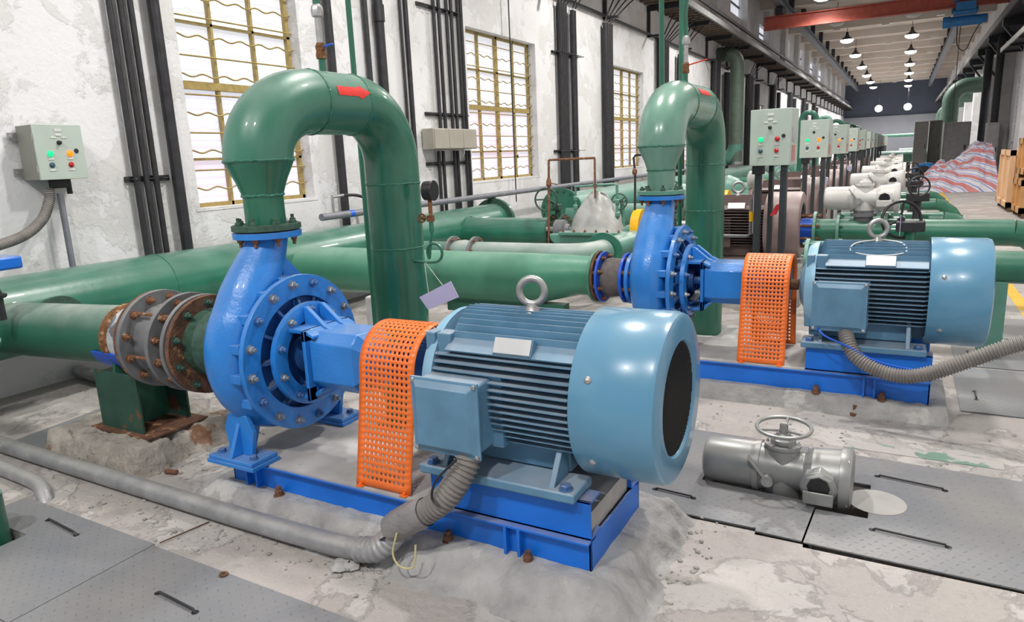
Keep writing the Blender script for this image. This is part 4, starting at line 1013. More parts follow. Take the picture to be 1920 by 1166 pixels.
rough_block(-4.45, -3.62, 2.16, 2.80, .16, .08, .06, 'cement_block', mat('crumbling_cement', (.33, .305, .27), .95, var=.3, vs=9, bump=1, bs=26, chips=[((.23, .13, .08), 4, .60)]), 'crumbling cement block under the pipe support left of the foreground pump', 'block', .014, 9, .012)
# rear riser foot blocks
rough_block(-1.78, -1.2, 5.95, 6.5, .05, .06, .03, 'cement_block', grout_m, 'small cement pad at the foot of the second riser', 'block', .04, 3)

# suction line of unit two
t = thing('suction_pipe', (-2.6, 4.92, .70), 'long pale green suction pipe with reducer feeding the second pump', 'pipe')
pg = mat('satin_green_paint', (.055, .22, .14), .34, var=.12, vs=3, bump=.05, dust=((.30, .43, .36), .5))
MB().cyl((-2.4, 0, 0), (0, 0, 0), .205, n=48).build('pipe', pg, t)
MB().tube([(0, 0, 0), (.06, 0, .002), (.42, 0, .042), (.47, 0, .045), (.62, 0, .045)], [.205, .205, .16, .152, .15], 48).build('reducer', pg, t)
MB().box(-.75, .35, -.05, .05, -.30, -.19).build('pipe_shoe', green_dusty, t, smooth=0)
flange_ring((.60, 0, .045), (1, 0, 0), .12, .195, 0, .022, pg, t, 0)
flange_ring((.62, 0, .045), (1, 0, 0), .12, .192, .004, .02, rust, t, 10, Mb=bolt_rust)
tag(MB().box(-2.2, -1.85, 4.7, 5.14, 0, .38).build('concrete_pier', grout_m, bevel=.02), 'square concrete pier under the pale green reducer', 'pier')
t = thing('rubber_joint', (-1.93, 4.92, .742), 'short brown rubber expansion joint between blue flanges at the second pump inlet', 'joint')
flange_ring((0, 0, 0), (1, 0, 0), .12, .192, -.01, .02, blue_bright, t, 8)
MB().lathe((0, 0, 0), (1, 0, 0), [(0, .125), (.03, .142), (.07, .148), (.11, .144), (.15, .138), (.19, .125)], 40).build('rubber_sleeve', rubber, t)
flange_ring((.175, 0, 0), (1, 0, 0), .12, .186, 0, .022, blue_bright, t, 8)
flange_ring((.22, 0, 0), (1, 0, 0), .10, .190, 0, .028, blue, t, 8)
t = thing('suction_nozzle', (-1.66, 4.92, .735), 'blue inlet nozzle of the second pump', 'pipe')
MB().cyl((-.05, 0, 0), (.1, 0, 0), .14).build('nozzle', blue, t)

# ---------------------------------------------------------------- green header main
HX, HZ, HR = -5.6, .68, .29
t = thing('header_pipe', (HX, 0, HZ), 'thick green header main running along the left wall to a blind flange', 'pipe')
MB().cyl((0, -2, 0), (0, 9.55, 0), HR, n=64).build('pipe', green, t)
flange_ring((0, 9.55, 0), (0, 1, 0), .1, .37, 0, .035, bolt_green, t, 20, Mb=bolt_green, bsz=.02)
flange_ring((0, 9.59, 0), (0, 1, 0), .0, .37, 0, .035, green, t, 0, nm='blind_flange')
for y in (.9, 3.75, 6.7): MB().torus((0, y, 0), (0, 1, 0), HR, .006, 60, 6).build('weld_bead', weld, t)
MB().cyl((HR - .1, 2.74, -.07), (HR + .05, 2.74, -.07), .20).torus((HR + .03, 2.74, -.07), (1, 0, 0), .202, .008, 40, 6).build('capped_stub', bolt_green, t)
MB().tube([(0, 8.4, -.02), (.9, 8.4, -.02), (1.58, 8.4, -.02)], .20, 40).build('branch_pipe', green, t)
MB().torus((.28, 8.4, -.02), (1, 0, 0), .215, .007, 40, 6).build('weld_bead', weld, t)
for y in (.5, 4.6, 8.9): MB().box(-.25, .25, y, y + .2, -HZ, -.27).build('pier', grout_m, t, smooth=0)
# big black/lilac object behind the pipe near the flange of pump 1
t = thing('wall_blind_flange', (-5.93, 5.35, .92), 'grey round blind cover with black rim low on the wall behind the green main', 'cover')
MB().lathe((0, 0, 0), (1, 0, 0), [(0, .28), (.05, .28), (.05, .25)], 48).build('cover_disc', lilac, t)
MB().torus((.03, 0, 0), (1, 0, 0), .285, .012, 48, 8).build('black_rim', black, t)
# second smaller line (discharge of the split-case pump)
t = thing('discharge_line', (-3.2, 6.75, .60), 'dusty grey green pipe with bolted joint in front of the split case pump', 'pipe')
gd2 = mat('dusty_grey_green_paint', (.16, .26, .22), .5, var=.15, vs=4, dust=((.50, .51, .50), .85))
MB().cyl((-2.15, 0, 0), (-1.32, 0, 0), .135, n=32).build('left_pipe', green, t)
flange_ring((-1.32, 0, 0), (1, 0, 0), .1, .20, 0, .03, castiron, t, 8)
MB().lathe((-1.3, 0, 0), (1, 0, 0), [(0, .13), (.05, .15), (.15, .16), (.25, .14), (.3, .13)], 32).build('check_valve_body', gd2, t)
flange_ring((-1.02, 0, 0), (1, 0, 0), .1, .20, 0, .03, castiron, t, 8)
MB().tube(smoothpath([(-1.0, 0, 0), (-.6, 0, .0), (-.1, 0, 0), (.18, .05, 0), (.33, .2, 0), (.38, .42, 0)], 6), .14, 32).build('curved_pipe', gd2, t)
flange_ring((.38, .42, 0), (0, 1, 0), .1, .215, 0, .035, green, t, 12, Mb=bolt_green)
MB().tube(smoothpath([(.38, .46, 0), (.40, .7, 0), (.52, 1.2, .03)], 6), .145, 28).build('inlet_bend', green_teal, t)
for xa in (-.9, -1.9): MB().box(xa, xa + .2, -.1, .1, -.60, -.12).build('pier', grout_m, t, smooth=0)

# handwheel valves
def handwheel(mb, c, ax, R, r=.012, ns=3, off=0):
    mb.torus(c, ax, R, r, 32, 8); a, u, w_ = frame(ax); c = Vector(c)
    for k in range(ns):
        q = 2 * PI * k / ns + off; mb.cyl(c - a * R * .12, c + (u * math.cos(q) + w_ * math.sin(q)) * R, r * .8, n=8)
    mb.cyl(c - a * R * .2, c + a * .02, R * .16, n=14); return mb
def gate_valve(loc, label, M=bolt_green, sc_=1):
    t = thing('butterfly_valve', loc, label, 'valve', None, 0, sc_)
    flange_ring((0, 0, 0), (1, 0, 0), .14, .25, -.09, .03, M, t, 12, Mb=bolt_rust)
    flange_ring((0, 0, 0), (1, 0, 0), .14, .25, .07, .03, M, t, 12, Mb=bolt_rust, both=False)
    MB().lathe((0, 0, 0), (1, 0, 0), [(-.06, .19), (.07, .19)], 36).cyl((0, 0, .18), (0, 0, .34), .04).box(-.05, .05, -.09, .03, .30, .38).build('valve_body', M, t, bevel=.01)
    handwheel(MB(), (-.09, -.16, .45), (.25, -1, 0), .145).cyl((-.09, -.13, .45), (0, 0, .36), .018).build('handwheel', bolt_green, t)
    return t
gate_valve((-3.93, 8.4, .66), 'dark green butterfly valve with large handwheel left of the split case pump')
t = gate_valve((-2.9, 10.6, .62), 'green valve with handwheel behind the plastic wrapped pump')
MB().cyl((-.6, 0, 0), (.6, 0, 0), .15, n=24).box(-.05, .05, -.1, .1, -.62, -.1).build('valve_pipe', green_teal, t)

# split-case pump under plastic
t = thing('split_case_pump', (-3.28, 8.15, 0), 'pale green split case pump with plastic sheet wrapped over its top', 'pump')
MB().prism([(-.58, .70), (-.56, .62), (-.42, .50), (.40, .46), (.55, .60), (.58, .70)], 'y', -.20, .20).build('lower_casing', green_teal, t, smooth=20, bevel=.02)
MB().box(-.42, .42, -.26, .26, .69, .73).build('split_flange', green_teal, t, bevel=.008)
for k in range(6): MB().hexbolt((-.36 + .145 * k, -.235, .73), (0, 0, 1), .016).build('casing_bolt', bolt_rust, t)
MB().lathe((-.5, 0, .74), (1, 0, 0), [(-.08, .05), (-.06, .12), (.06, .12), (.08, .07), (.13, .06)], 28).build('bearing_cap', castiron, t)
MB().lathe((.5, 0, .72), (1, 0, 0), [(-.14, .06), (-.10, .08), (-.03, .085), (.06, .10), (.08, .05)], 28).build('bearing_cap', green_teal, t)
MB().cyl((-.7, 0, .74), (.75, 0, .74), .03).build('shaft', steel, t)
V = []; F = []; n = 36; rings = 12
for j in range(rings + 1):
    f_ = j / rings
    for i in range(n):
        q = 2 * PI * i / n; e = 1 + .16 * math.sin(q * 5 + f_ * 3) * (f_) * (1 - f_) * 3 + .1 * noise.noise(Vector((math.cos(q) * 2, math.sin(q) * 2, f_ * 4)))
        rad = (.05 + .27 * (f_ ** .75)) * e
        V.append((rad * 1.12 * math.cos(q) + .0, rad * .75 * math.sin(q), 1.20 - .475 * f_ ** 1.1 + .015 * math.sin(q * 4) * (1 - f_)))
for j in range(rings):
    for i in range(n): F.append((j * n + i, j * n + (i + 1) % n, (j + 1) * n + (i + 1) % n, (j + 1) * n + i))
F.append(tuple(range(n)))
MB().add(V, F).build('plastic_sheet', plastic, t, smooth=50)
MB().box(-.45, .45, -.2, .2, 0, .47).build('pump_foot', grout_m, t, bevel=.01)
# coupling guard yellow
t = thing('coupling_guard', (-2.70, 8.05, .0), 'round yellow coupling guard beside the split case pump', 'guard')
MB().lathe((0, 0, .78), (1, 0, 0), [(-.05, .05), (-.05, .22), (.05, .22), (.05, .05)], 36).build('guard_drum', yellow, t)
MB().box(-.04, .04, -.1, .1, .0, .58).build('guard_stand', yellow, t)
# pipework frames over split-case pump
t = thing('sampling_pipe', (-3.9, 8.0, 0), 'thin rusty pipe frame standing over the left valve', 'pipe')
q0, q1, q2, q3 = [at(u, v, y=8.0) - Vector((-3.9, 8.0, 0)) for u, v in ((1029, 480), (1029, 300), (1115, 296), (1116, 372))]
MB().tube([q0, q1], .016, 8).tube([q1, q2], .014, 8).tube([q2, q3], .014, 8).build('frame_pipe', bolt_rust, t)
c = at(1029, 343, y=8.0) - Vector((-3.9, 8.0, 0)); MB().lathe(c, (0, 0, 1), [(-.05, .02), (-.03, .035), (.03, .03), (.06, .018)], 10).bar(c, c + Vector((.12, 0, -.02)), .012, .012).build('tap', bolt_rust, t)
t = thing('seal_water_pipe', (-3.2, 8.1, .7), 'pale green seal water pipework around the plastic wrapped pump', 'pipe')
o_ = Vector((-3.2, 8.1, .7))
pp = [at(u, v, y=8.1) - o_ for u, v in ((1080, 440), (1079, 350), (1150, 345), (1157, 346), (1157, 420))]
MB().tube(pp, .017, 10).build('pipe_run', green_teal, t)
for u, v in ((1079, 372), (1079, 388), (1157, 378), (1158, 402), (1116, 347)):
    c = at(u, v, y=8.1) - o_; MB().lathe(c, (0, 0, 1), [(-.03, .018), (-.02, .03), (.02, .03), (.03, .018)], 8).build('union', green_teal, t)
t = thing('small_handwheel_valve', (0, 0, 0), 'small valve with dark handwheel right of the plastic wrapped pump', 'valve')
t.location = at(1161, 378, y=8.6); handwheel(MB(), (0, 0, 0), (.1, -1, 0), .10, .010, 5).build('handwheel', bolt_green, t); MB().cyl((0, 0, 0), (0, .25, 0), .02).build('valve_stem', bolt_green, t)
MB().cyl((0, .12, 0), (0, .12, -t.location.z), .03).build('valve_body', green_teal, t)
t = thing('sampling_pipe', (-2.5, 8.0, 0), 'thin black bent pipe rising left of the second pump loop', 'pipe')
o_ = Vector((-2.5, 8.0, 0)); pp = [at(u, v, y=8.0) - o_ for u, v in ((1190, 440), (1191, 325), (1188, 296), (1192, 291), (1205, 290))]
MB().tube(pp, .014, 8).build('frame_pipe', conduit, t)
c = at(1190, 322, y=8.0) - o_; MB().lathe(c, (0, 0, 1), [(-.04, .015), (-.02, .03), (.02, .03), (.04, .015)], 8).build('tap', bolt_rust, t)
# further green mains behind (left background)
t = thing('header_pipe', (-5.3, 11.5, .7), 'green header main continuing behind the second window bay', 'pipe')
MB().cyl((0, 0, 0), (0, 24, 0), .30, n=40).build('pipe', green_teal, t); flange_ring((0, 0, 0), (0, -1, 0), .0, .40, 0, .04, green, t, 16, Mb=bolt_green, bsz=.02)
for y in (1, 7, 13): MB().box(-.2, .2, y, y + .2, -.7, -.26).build('pier', grout_m, t, smooth=0)
for k in range(4):
    y = 11.6 + 3.5 * k; t = thing('branch_pipe', (-3.6, y, .62), 'green branch pipe feeding a further pump from the main', 'pipe', 'further branch pipes')
    MB().cyl((-1.6, 0, 0), (1.0, 0, 0), .19, n=28).build('pipe', green if k % 2 else green_teal, t); flange_ring((1.0, 0, 0), (1, 0, 0), .1, .25, 0, .04, green_teal, t, 8, Mb=bolt_green)
    MB().box(-.5, -.3, -.1, .1, -.62, -.17).build('pier', grout_m, t, smooth=0)

# ---------------------------------------------------------------- brown motors and further machines
bm = make_motor((-.88, 8.0, .02), 'brown finned motor with pinkish cowl behind the first control panel posts', pink_motor, brown_motor)
bm.scale = (1.12, 1.12, 1.08)
terminal_box(bm, -.95, -.70, -.38, -.22, .62, .84, brown_motor)
copy_tree(bm, (-.95, 11.6, .02), 'brown finned motor with pinkish cowl behind the second control panel posts')
ords = ['third', 'fourth', 'fifth', 'sixth', 'seventh', 'eighth', 'ninth', 'tenth', 'eleventh']
for k in range(5): copy_tree(bm, (-1.0, 15.2 + 3.6 * k, .02), 'brown finned motor behind the %s control panel, mostly hidden' % ords[k])
for k in range(7):
    tag(MB().box(-2.3, -.85, 7.68 + 3.6 * k, 8.32 + 3.6 * k, 0, .438).build('machine_base', grout_m, bevel=.015), 'grey concrete base under a brown motor', 'plinth', 'bases of the brown motors')
def mini_pump(loc, lab):
    t = thing('split_case_pump', loc, lab, 'pump', 'far split case pumps')
    MB().prism([(-.45, .72), (-.4, .52), (.4, .5), (.45, .72)], 'y', -.2, .2).lathe((0, 0, .78), (1, 0, 0), [(-.3, .12), (-.2, .26), (.0, .34), (.2, .26), (.3, .12)], 24).build('pump_casing', green_teal, t, bevel=.01)
    MB().box(-.4, .4, -.2, .2, 0, .5).build('pump_foot', grout_m, t, smooth=0)
    MB().lathe((.7, 0, .78), (1, 0, 0), [(-.06, .05), (-.06, .22), (.06, .22), (.06, .05)], 24).build('yellow_guard', yellow, t)
    return t
mp = mini_pump((-3.2, 11.8, 0), 'distant pale green split case pump with yellow guard behind the brown motors')
for k in range(5): copy_tree(mp, (-3.2 + .0 * k, 15.4 + 3.6 * k, 0))
# yellow handled hose piece by the first brown motor
t = thing('drain_pipe', (-1.5, 7.3, .7), 'small drain pipe with yellow lever handle in front of the brown motor', 'pipe')
o_ = Vector((-1.5, 7.3, .7))
MB().tube([at(1352, 442, y=7.3) - o_, at(1400, 443, y=7.3) - o_, at(1407, 438, y=7.3) - o_, at(1409, 372, y=7.3) - o_], .018, 10).build('pipe_run', castiron, t)
MB().cyl(at(1409, 415, y=7.28) - o_, at(1409, 397, y=7.28) - o_, .024, n=10).build('lever_handle', yellow, t)
t = thing('cylinder_lamp', (0, 0, 0), 'short pale grey drum behind the first control panel post', 'drum'); t.location = at(1416, 336, y=7.55)
MB().lathe((0, 0, 0), (1, -.25, 0), [(-.05, .085), (.05, .085)], 24).cyl((0, 0, 0), (0, 0, -.55), .012, n=8).build('drum_body', actu_w, t)
# red card
def card(px, y, M, lab, string_top):
    o_ = at(*px[0], y=y); t = thing('hanging_card', o_, lab, 'card')
    P = [at(*q, y=y) - o_ for q in px]; V = P + [p + Vector((0, .004, 0)) for p in P]
    MB().add(V, [(0, 1, 2, 3), (4, 5, 6, 7), (0, 1, 5, 4), (1, 2, 6, 5), (2, 3, 7, 6), (3, 0, 4, 7)]).build('card', M, t, smooth=0)
    MB().tube([P[1], at(*string_top, y=y) - o_], .003, 5).build('string', white_p, t)
card([(1455, 384), (1466, 381), (1456, 402), (1443, 405)], 7.2, mat('red_card', (.55, .03, .04), .5), 'red card hanging between the posts of the first control panel', (1461, 310))
card([(1538, 338), (1546, 325), (1552, 337), (1545, 352)], 10.96, lilac, 'lilac card hanging under the second control panel', (1544, 296))
card([(1588, 318), (1588, 308), (1598, 315), (1594, 322)], 14.55, lilac, 'lilac card hanging under the third control panel', (1588, 292))

# ---------------------------------------------------------------- control panels on posts
def make_panel(loc, label, lights):
    t = thing('motor_control_station', loc, label, 'control station', 'control stations in a row')
    W_, H_ = .37, .52; t.rotation_euler.z = -.13
    MB().box(0, W_, 0, .25, 1.48, 1.48 + H_).build('enclosure', panel_side if False else panel_m, t, bevel=.006)
    dr = bpy.data.objects.new('door', MB().box(-.003, W_ + .003, -.016, 0, 0, H_).build('tmp_door', panel_m).data); 
    bpy.data.objects.remove(bpy.data.objects['tmp_door']); COL.objects.link(dr); dr.parent = t; dr.location = (0, 0, 1.48)
    b = dr.modifiers.new('bevel', 'BEVEL'); b.width = .004; b.segments = 2
    control_face(dr, -.016, W_, H_, lights)
    MB().box(W_ + .001, W_ + .004, .05, .15, 1.52, 1.66).build('red_notice', mat('faded_red_notice', (.55, .22, .22), .6), t, smooth=0)
    MB().box(W_ + .001, W_ + .004, .05, .15, 1.70, 1.82).build('pale_notice', mat('pale_notice', (.45, .45, .47), .6), t, smooth=0)
    for x0, x1, y0 in ((.04, .10, .02), (.15, .19, .1), (.28, .34, .02)):
        MB().box(x0, x1, y0, y0 + .05, 0, 1.48).build('post', mat('dark_post_paint', (.03, .035, .04), .5), t, bevel=.004)
    MB().box(.02, .12, .0, .08, 1.40, 1.48).build('cable_gland', black, t, smooth=0)
    return t
PX = -1.29
pn = make_panel((PX, 7.16, 0), 'nearest grey green control panel on black posts, green lamp and red buttons', (1, 'r'))
pn2 = make_panel((PX, 10.93, 0), 'second control panel in the row, with lit green and orange lamps', (1, 'o'))
pn3 = make_panel((PX, 14.5, 0), 'third control panel in the row, with lit orange lamp', (0, 'o'))
copy_tree(pn3, (PX, 18.1, 0), 'fourth control panel in the row, greyer, with lit orange lamp')
pn5 = make_panel((PX, 21.7, 0), 'fifth control panel in the row, its lamps unlit', (0, 'r'))
for k in range(8): copy_tree(pn5, (PX, 25.3 + 3.6 * k, 0), '%s control panel in the receding row, its lamps unlit' % ['sixth', 'seventh', 'eighth', 'ninth', 'tenth', 'eleventh', 'twelfth', 'thirteenth'][k])

# small green loops behind the panels
for k in range(6):
    y = 20 + 4.2 * k; t = thing('looped_pipe', (-2.0, y, 0), 'distant small green looped riser behind the control panel row', 'pipe', 'far looped risers')
    R = .18; P = [(0, 0, .0), (0, 0, 2.3)] + arc((-R, 2.3), R, 0, PI, 'xz', 0, 14)[1:] + [(-2 * R, 0, .0)]
    MB().tube([(p[0], p[1], p[2]) for p in P], .065, 16).build('loop', green if k % 2 == 0 else green_teal, t)

# ---------------------------------------------------------------- valve actuators
def make_actuator(loc, label, M, wheel=True, rz=0, name='valve_actuator', low=False):
    t = thing(name, loc, label, 'actuator', None, rz)
    MB().lathe((-.36, 0, 0), (1, 0, 0), [(-.018, .03), (-.012, .085), (0, .108), (.02, .116), (.20, .118), (.235, .118), (.236, .128), (.25, .128)], 40).build('motor_housing', M, t, smooth=30)
    MB().lathe((-.11, 0, 0), (1, 0, 0), [(0, .128), (.012, .128), (.013, .118), (.06, .108), (.12, .095), (.20, .095), (.24, .10)], 40).cyl((0, 0, 0), (0, 0, .12), .085, .075, n=32).cyl((0, 0, -.14), (0, 0, .0), .09, n=32).build('gear_case', M, t, smooth=40)
    s = MB().lathe((0, 0, .12), (0, 0, 1), [(0, .085), (.015, .085), (.016, .06), (.04, .058), (.05, .04), (.07, .03)], 28)
    for k in range(6): a, b = polar(k, 6, .072); s.hexbolt((a, b, .135), (0, 0, 1), .008, .008, .004)
    s.build('top_cap', M, t)
    if wheel: handwheel(MB(), (0.0, 0, .215), (0, -.05, 1), .125, .0095, 3, .5).box(-.015, .015, -.015, .015, .2, .24).build('handwheel', M, t)
    MB().lathe((.16, 0, 0), (1, 0, 0), [(-.06, .095), (-.02, .125), (.10, .135), (.102, .15), (.135, .15), (.15, .142), (.158, .12)], 44).build('control_housing', M, t, smooth=30)
    w_ = MB().lathe((.18, -.09, 0), (0, -1, -.08), [(0, .085), (.06, .085), (.062, .078), (.075, .07)], 8).build('display_window', M, t, smooth=20, bevel=.004)
    MB().lathe((.18, -.155, .01), (0, -1, -.08), [(.008, .05), (.016, .05)], 8).build('display_glass', black, w_)
    MB().box(.115, .245, -.183, -.172, -.075, -.012).build('window_flap', M, w_, bevel=.006)
    MB().bar((-.05, -.13, -.02), (-.14, -.145, .10), .028, .010).cyl((-.05, -.09, -.02), (-.05, -.14, -.02), .028, n=16).build('clutch_lever', steel, t)
    for k in range(4): a, b = polar(k, 4, .142, .6); MB().hexbolt((.295, a, b), (1, 0, 0), .008, .008, 0).build('cover_screw', steel, t)
    return t
act_floor = make_actuator((-.42, 3.42, .10), 'dusty silver valve actuator with handwheel sunk in the floor plates', actu)
MB().cyl((0, 0, -.7), (0, 0, -.13), .06, n=20).build('valve_stem', bolt_green, act_floor)
ap = make_actuator((-.31, 7.95, 1.11), 'pale grey valve actuator on the green pipe right of the control panels, nearest', actu_w, wheel=False)
for y, x, lab in ((11.5, -.28, 'second'), (15.2, -.30, 'third'), (19, -.3, 'fourth'), (23, -.3, 'fifth'), (27, -.3, 'sixth')):
    copy_tree(ap, (x, y, 1.11), 'pale grey valve actuator, %s nearest in the row right of the panels' % lab)
    if lab not in ('second',): tag(MB().cyl((x, y, 0), (x, y, .97), .09).build('valve_pillar', castiron), 'grey valve pillar under the %s nearest pale actuator' % lab, 'valve')
# valves and pipes below actuators
def side_line(y, ztop, r, xe, label, first=False):
    t = thing('delivery_pipe', (0, y, 0), label, 'pipe'); z = ztop - r
    MB().tube([(-.75, 0, z), (xe, 0, z)], r, 36).build('pipe', green_clean if first else green, t)
    MB().tube([(xe, 0, z), (xe + .12, 0, z - .02), (xe + .30, 0, z - .16), (xe + .42, 0, z - .34), (xe + .52, 0, -.02)], r, 36).build('elbow', green_clean, t)
    MB().cyl((-.31, 0, z + r * .8), (-.31, 0, .99), .085, .095, n=28).lathe((-.31, 0, 0), (0, 0, 1), [(.93, .12), (.96, .12)], 24).build('valve_neck', castiron, t)
    flange_ring((-.55, 0, z), (1, 0, 0), .08, r + .06, 0, .03, green_teal, t, 8, Mb=bolt_green); flange_ring((-.12, 0, z), (1, 0, 0), .08, r + .06, 0, .03, green_teal, t, 8, Mb=bolt_green)
    MB().box(-.36, -.26, -.06, .06, 0, z - r * .8).build('pipe_stand', conduit, t, smooth=0)
    return t
side_line(7.95, .90, .125, .95, 'nearest green delivery pipe with elbow right of the pale actuators', True)
side_line(11.5, .67, .125, .55, 'second green delivery pipe with elbow, behind the nearest one')
side_line(17.5, .44, .125, .68, 'third green delivery pipe with elbow on the right')
side_line(22.5, .30, .125, .70, 'fourth green delivery pipe with elbow on the right')
t = thing('delivery_pipe', (0, 6.3, .70), 'thick green pipe crossing behind the second light blue motor', 'pipe')
MB().cyl((-.35, 0, 0), (1.9, 0, 0), .122, n=40).build('pipe', green_clean, t)
s = MB()
flange_ring((-.42, 0, 0), (1, 0, 0), .08, .19, 0, .03, green_teal, t, 8, Mb=green_teal); flange_ring((-.66, 0, 0), (1, 0, 0), .08, .19, 0, .03, green_teal, t, 8, Mb=green_teal)
for k in range(8): a, b = polar(k, 8, .165, .39); MB().cyl((-.68, a, b), (-.36, a, b), .012, n=8).build('tie_rod', green_teal, t)
MB().cyl((-.66, 0, 0), (-.35, 0, 0), .11).build('joint_core', green_teal, t)
MB().box(.6, .75, -.08, .08, -.70, -.1).build('pipe_stand', green_teal, t); MB().box(-.55, -.45, -.06, .06, -.7, -.1).build('pipe_stand', green_teal, t)
# tie-rod joints at next line
t = thing('dismantling_joint', (-.75, 7.95, .775), 'blue banded dismantling joint with rods left of the nearest pale actuator', 'joint')
flange_ring((0, 0, 0), (1, 0, 0), .08, .20, -.02, .03, green_teal, t, 0); flange_ring((-.22, 0, 0), (1, 0, 0), .08, .20, 0, .03, green_teal, t, 0)
for k in range(8): a, b = polar(k, 8, .17, .39); MB().cyl((-.26, a, b), (.05, a, b), .014, n=8).build('tie_rod', rust, t)
MB().cyl((-.22, 0, 0), (0, 0, 0), .13).build('blue_band', blue_bright, t)
# dark handwheel gearbox right of the actuator
t = thing('gear_operator', (.0, 7.5, .62), 'dark handwheel gearbox with lilac card beside the pale actuator', 'valve')
o_ = Vector(t.location)
c = at(1690, 412, y=7.5) - o_
handwheel(MB(), c, (.35, -1, .15), .17, .014, 3, .4).build('handwheel', black, t)
c = at(1707, 424, y=7.45) - o_; MB().box(c.x - .12, c.x + .12, -.1, .1, c.z - .05, c.z + .045).build('gear_housing', conduit, t, bevel=.012)
MB().cyl((c.x, 0, c.z - .05), (c.x, 0, -.62), .045).build('pedestal', green_clean, t)
tag(MB().box(.02, .025, 7.38, 7.55, .80, .98).build('hanging_card', lilac), 'lilac card hanging behind the dark handwheel', 'card')
for k, y in enumerate((11.2, 14.8, 18.4)):
    t = thing('gear_operator', (.22, y, 0), 'dark gearbox with handwheel beyond the nearest pale actuator, %s one back' % ['first', 'second', 'third'][k], 'valve')
    MB().box(-.14, .14, -.1, .1, .84, .95).cyl((0, 0, 0), (0, 0, .84), .05).build('gear_housing', conduit, t, bevel=.01)
    handwheel(MB(), (0, -.16, 1.05), (.2, -1, .1), .13, .012, 4).build('handwheel', black, t)

# ---------------------------------------------------------------- pipes and conduits on the floor
FP = [(-6.0, 2.02, .048), (-4.8, 2.01, .05), (-3.6, 2.0, .05), (-2.6, 1.99, .055), (-2.1, 1.99, .06), (-1.93, 1.995, .065), (-1.82, 2.0, .085), (-1.75, 2.01, .13), (-1.70, 2.02, .20)]
t = thing('floor_conduit', (0, 0, 0), 'thick galvanised grey conduit lying on the floor and bending up toward the foreground motor', 'conduit')
MB().tube(smoothpath(FP, 10), .047, 24).build('conduit_pipe', galv, t)
hb = hose_mb([(-1.9, 1.995, .068), (-1.80, 2.0, .095), (-1.73, 2.015, .16), (-1.69, 2.02, .23)], .050, .03, .004, 20).build('taped_bend', galv, t)
t = thing('flexible_hose', (0, 0, 0), 'brown grey ribbed hose dropping from the foreground motor terminal box', 'hose')
hose_mb([(-1.395, 2.11, .545), (-1.40, 2.09, .50), (-1.425, 2.06, .44), (-1.475, 2.04, .37), (-1.56, 2.03, .30), (-1.63, 2.03, .265)], .049, .0185, .0045, 28).build('ribbed_sleeve', hose, t)
MB().lathe((-1.395, 2.115, .53), (0, 0, 1), [(0, .05), (.012, .05)], 24).build('hose_gland', black, t)
v = MB().tube([(-1.56, 2.03, .30), (-1.63, 2.03, .262), (-1.70, 2.02, .215), (-1.73, 2.015, .19)], [.058, .064, .063, .06], 20, cap=False).build('tape_wrap', mat('grey_tape', (.22, .21, .21), .6, var=.15, bump=.5, bs=30), t)
MB().tube(smoothpath([(-1.66, 1.96, .22), (-1.68, 1.95, .13), (-1.64, 1.94, .09), (-1.58, 1.95, .10), (-1.57, 1.96, .19)]), .004, 8).build('yellow_wire', mat('pale_yellow_wire', (.55, .50, .25), .5), t)
MB().tube(smoothpath([(-1.40, 2.03, .55), (-1.47, 1.99, .47), (-1.49, 1.98, .40), (-1.46, 1.98, .37)]), .005, 8).build('black_wire', black, t)
MB().torus((-1.73, 2.015, .18), (.5, 0, -.7), .056, .005, 24, 6).build('wire_tie', black, t)
t = thing('flexible_hose', (0, 0, 0), 'grey ribbed hose sagging from the second motor terminal box to the right frame edge', 'hose')
hose_mb([(-.24, 4.60, .56), (-.22, 4.52, .50), (-.16, 4.46, .41), (-.04, 4.43, .35), (.10, 4.42, .335), (.24, 4.41, .38), (.40, 4.40, .47), (.65, 4.38, .60), (1.1, 4.35, .72), (1.7, 4.3, .70)], .040, .016, .0035, 20).build('ribbed_sleeve', hose, t)
MB().lathe((-.25, 4.62, .55), (0, 0, 1), [(0, .045), (.03, .045)], 20).build('hose_gland', rust, t)
tag(MB().tube(smoothpath([(-.42, 4.62, .60), (-.36, 4.5, .53), (-.2, 4.45, .47), (-.05, 4.45, .40), (.15, 4.45, .37), (.3, 4.44, .40)]), .006, 8).build('blue_cable', blue_bright), 'thin bright blue cable along the second base frame behind the hose', 'cable')
tag(MB().tube(smoothpath([(-4.9, 1.84, .035), (-4.3, 1.82, .04), (-4.0, 1.80, .04), (-3.88, 1.77, .02), (-3.80, 1.74, -.05), (-3.78, 1.73, -.12)], 8), .038, 20).build('floor_conduit', galv), 'short galvanised conduit at the left frame edge curving down into the floor', 'conduit')
tag(MB().cyl((-7 + 1.05, 3.15, .06), (-4.6, 3.05, .06), .05, n=20).build('floor_conduit', galv), 'pale conduit on the floor behind the suction pipe', 'conduit')
tag(MB().cyl((-3.66, 1.40, -.5), (-3.66, 1.40, .22), .09, n=24).build('pipe_stub', green_clean), 'dark green pipe stub at the lower left frame edge', 'pipe')
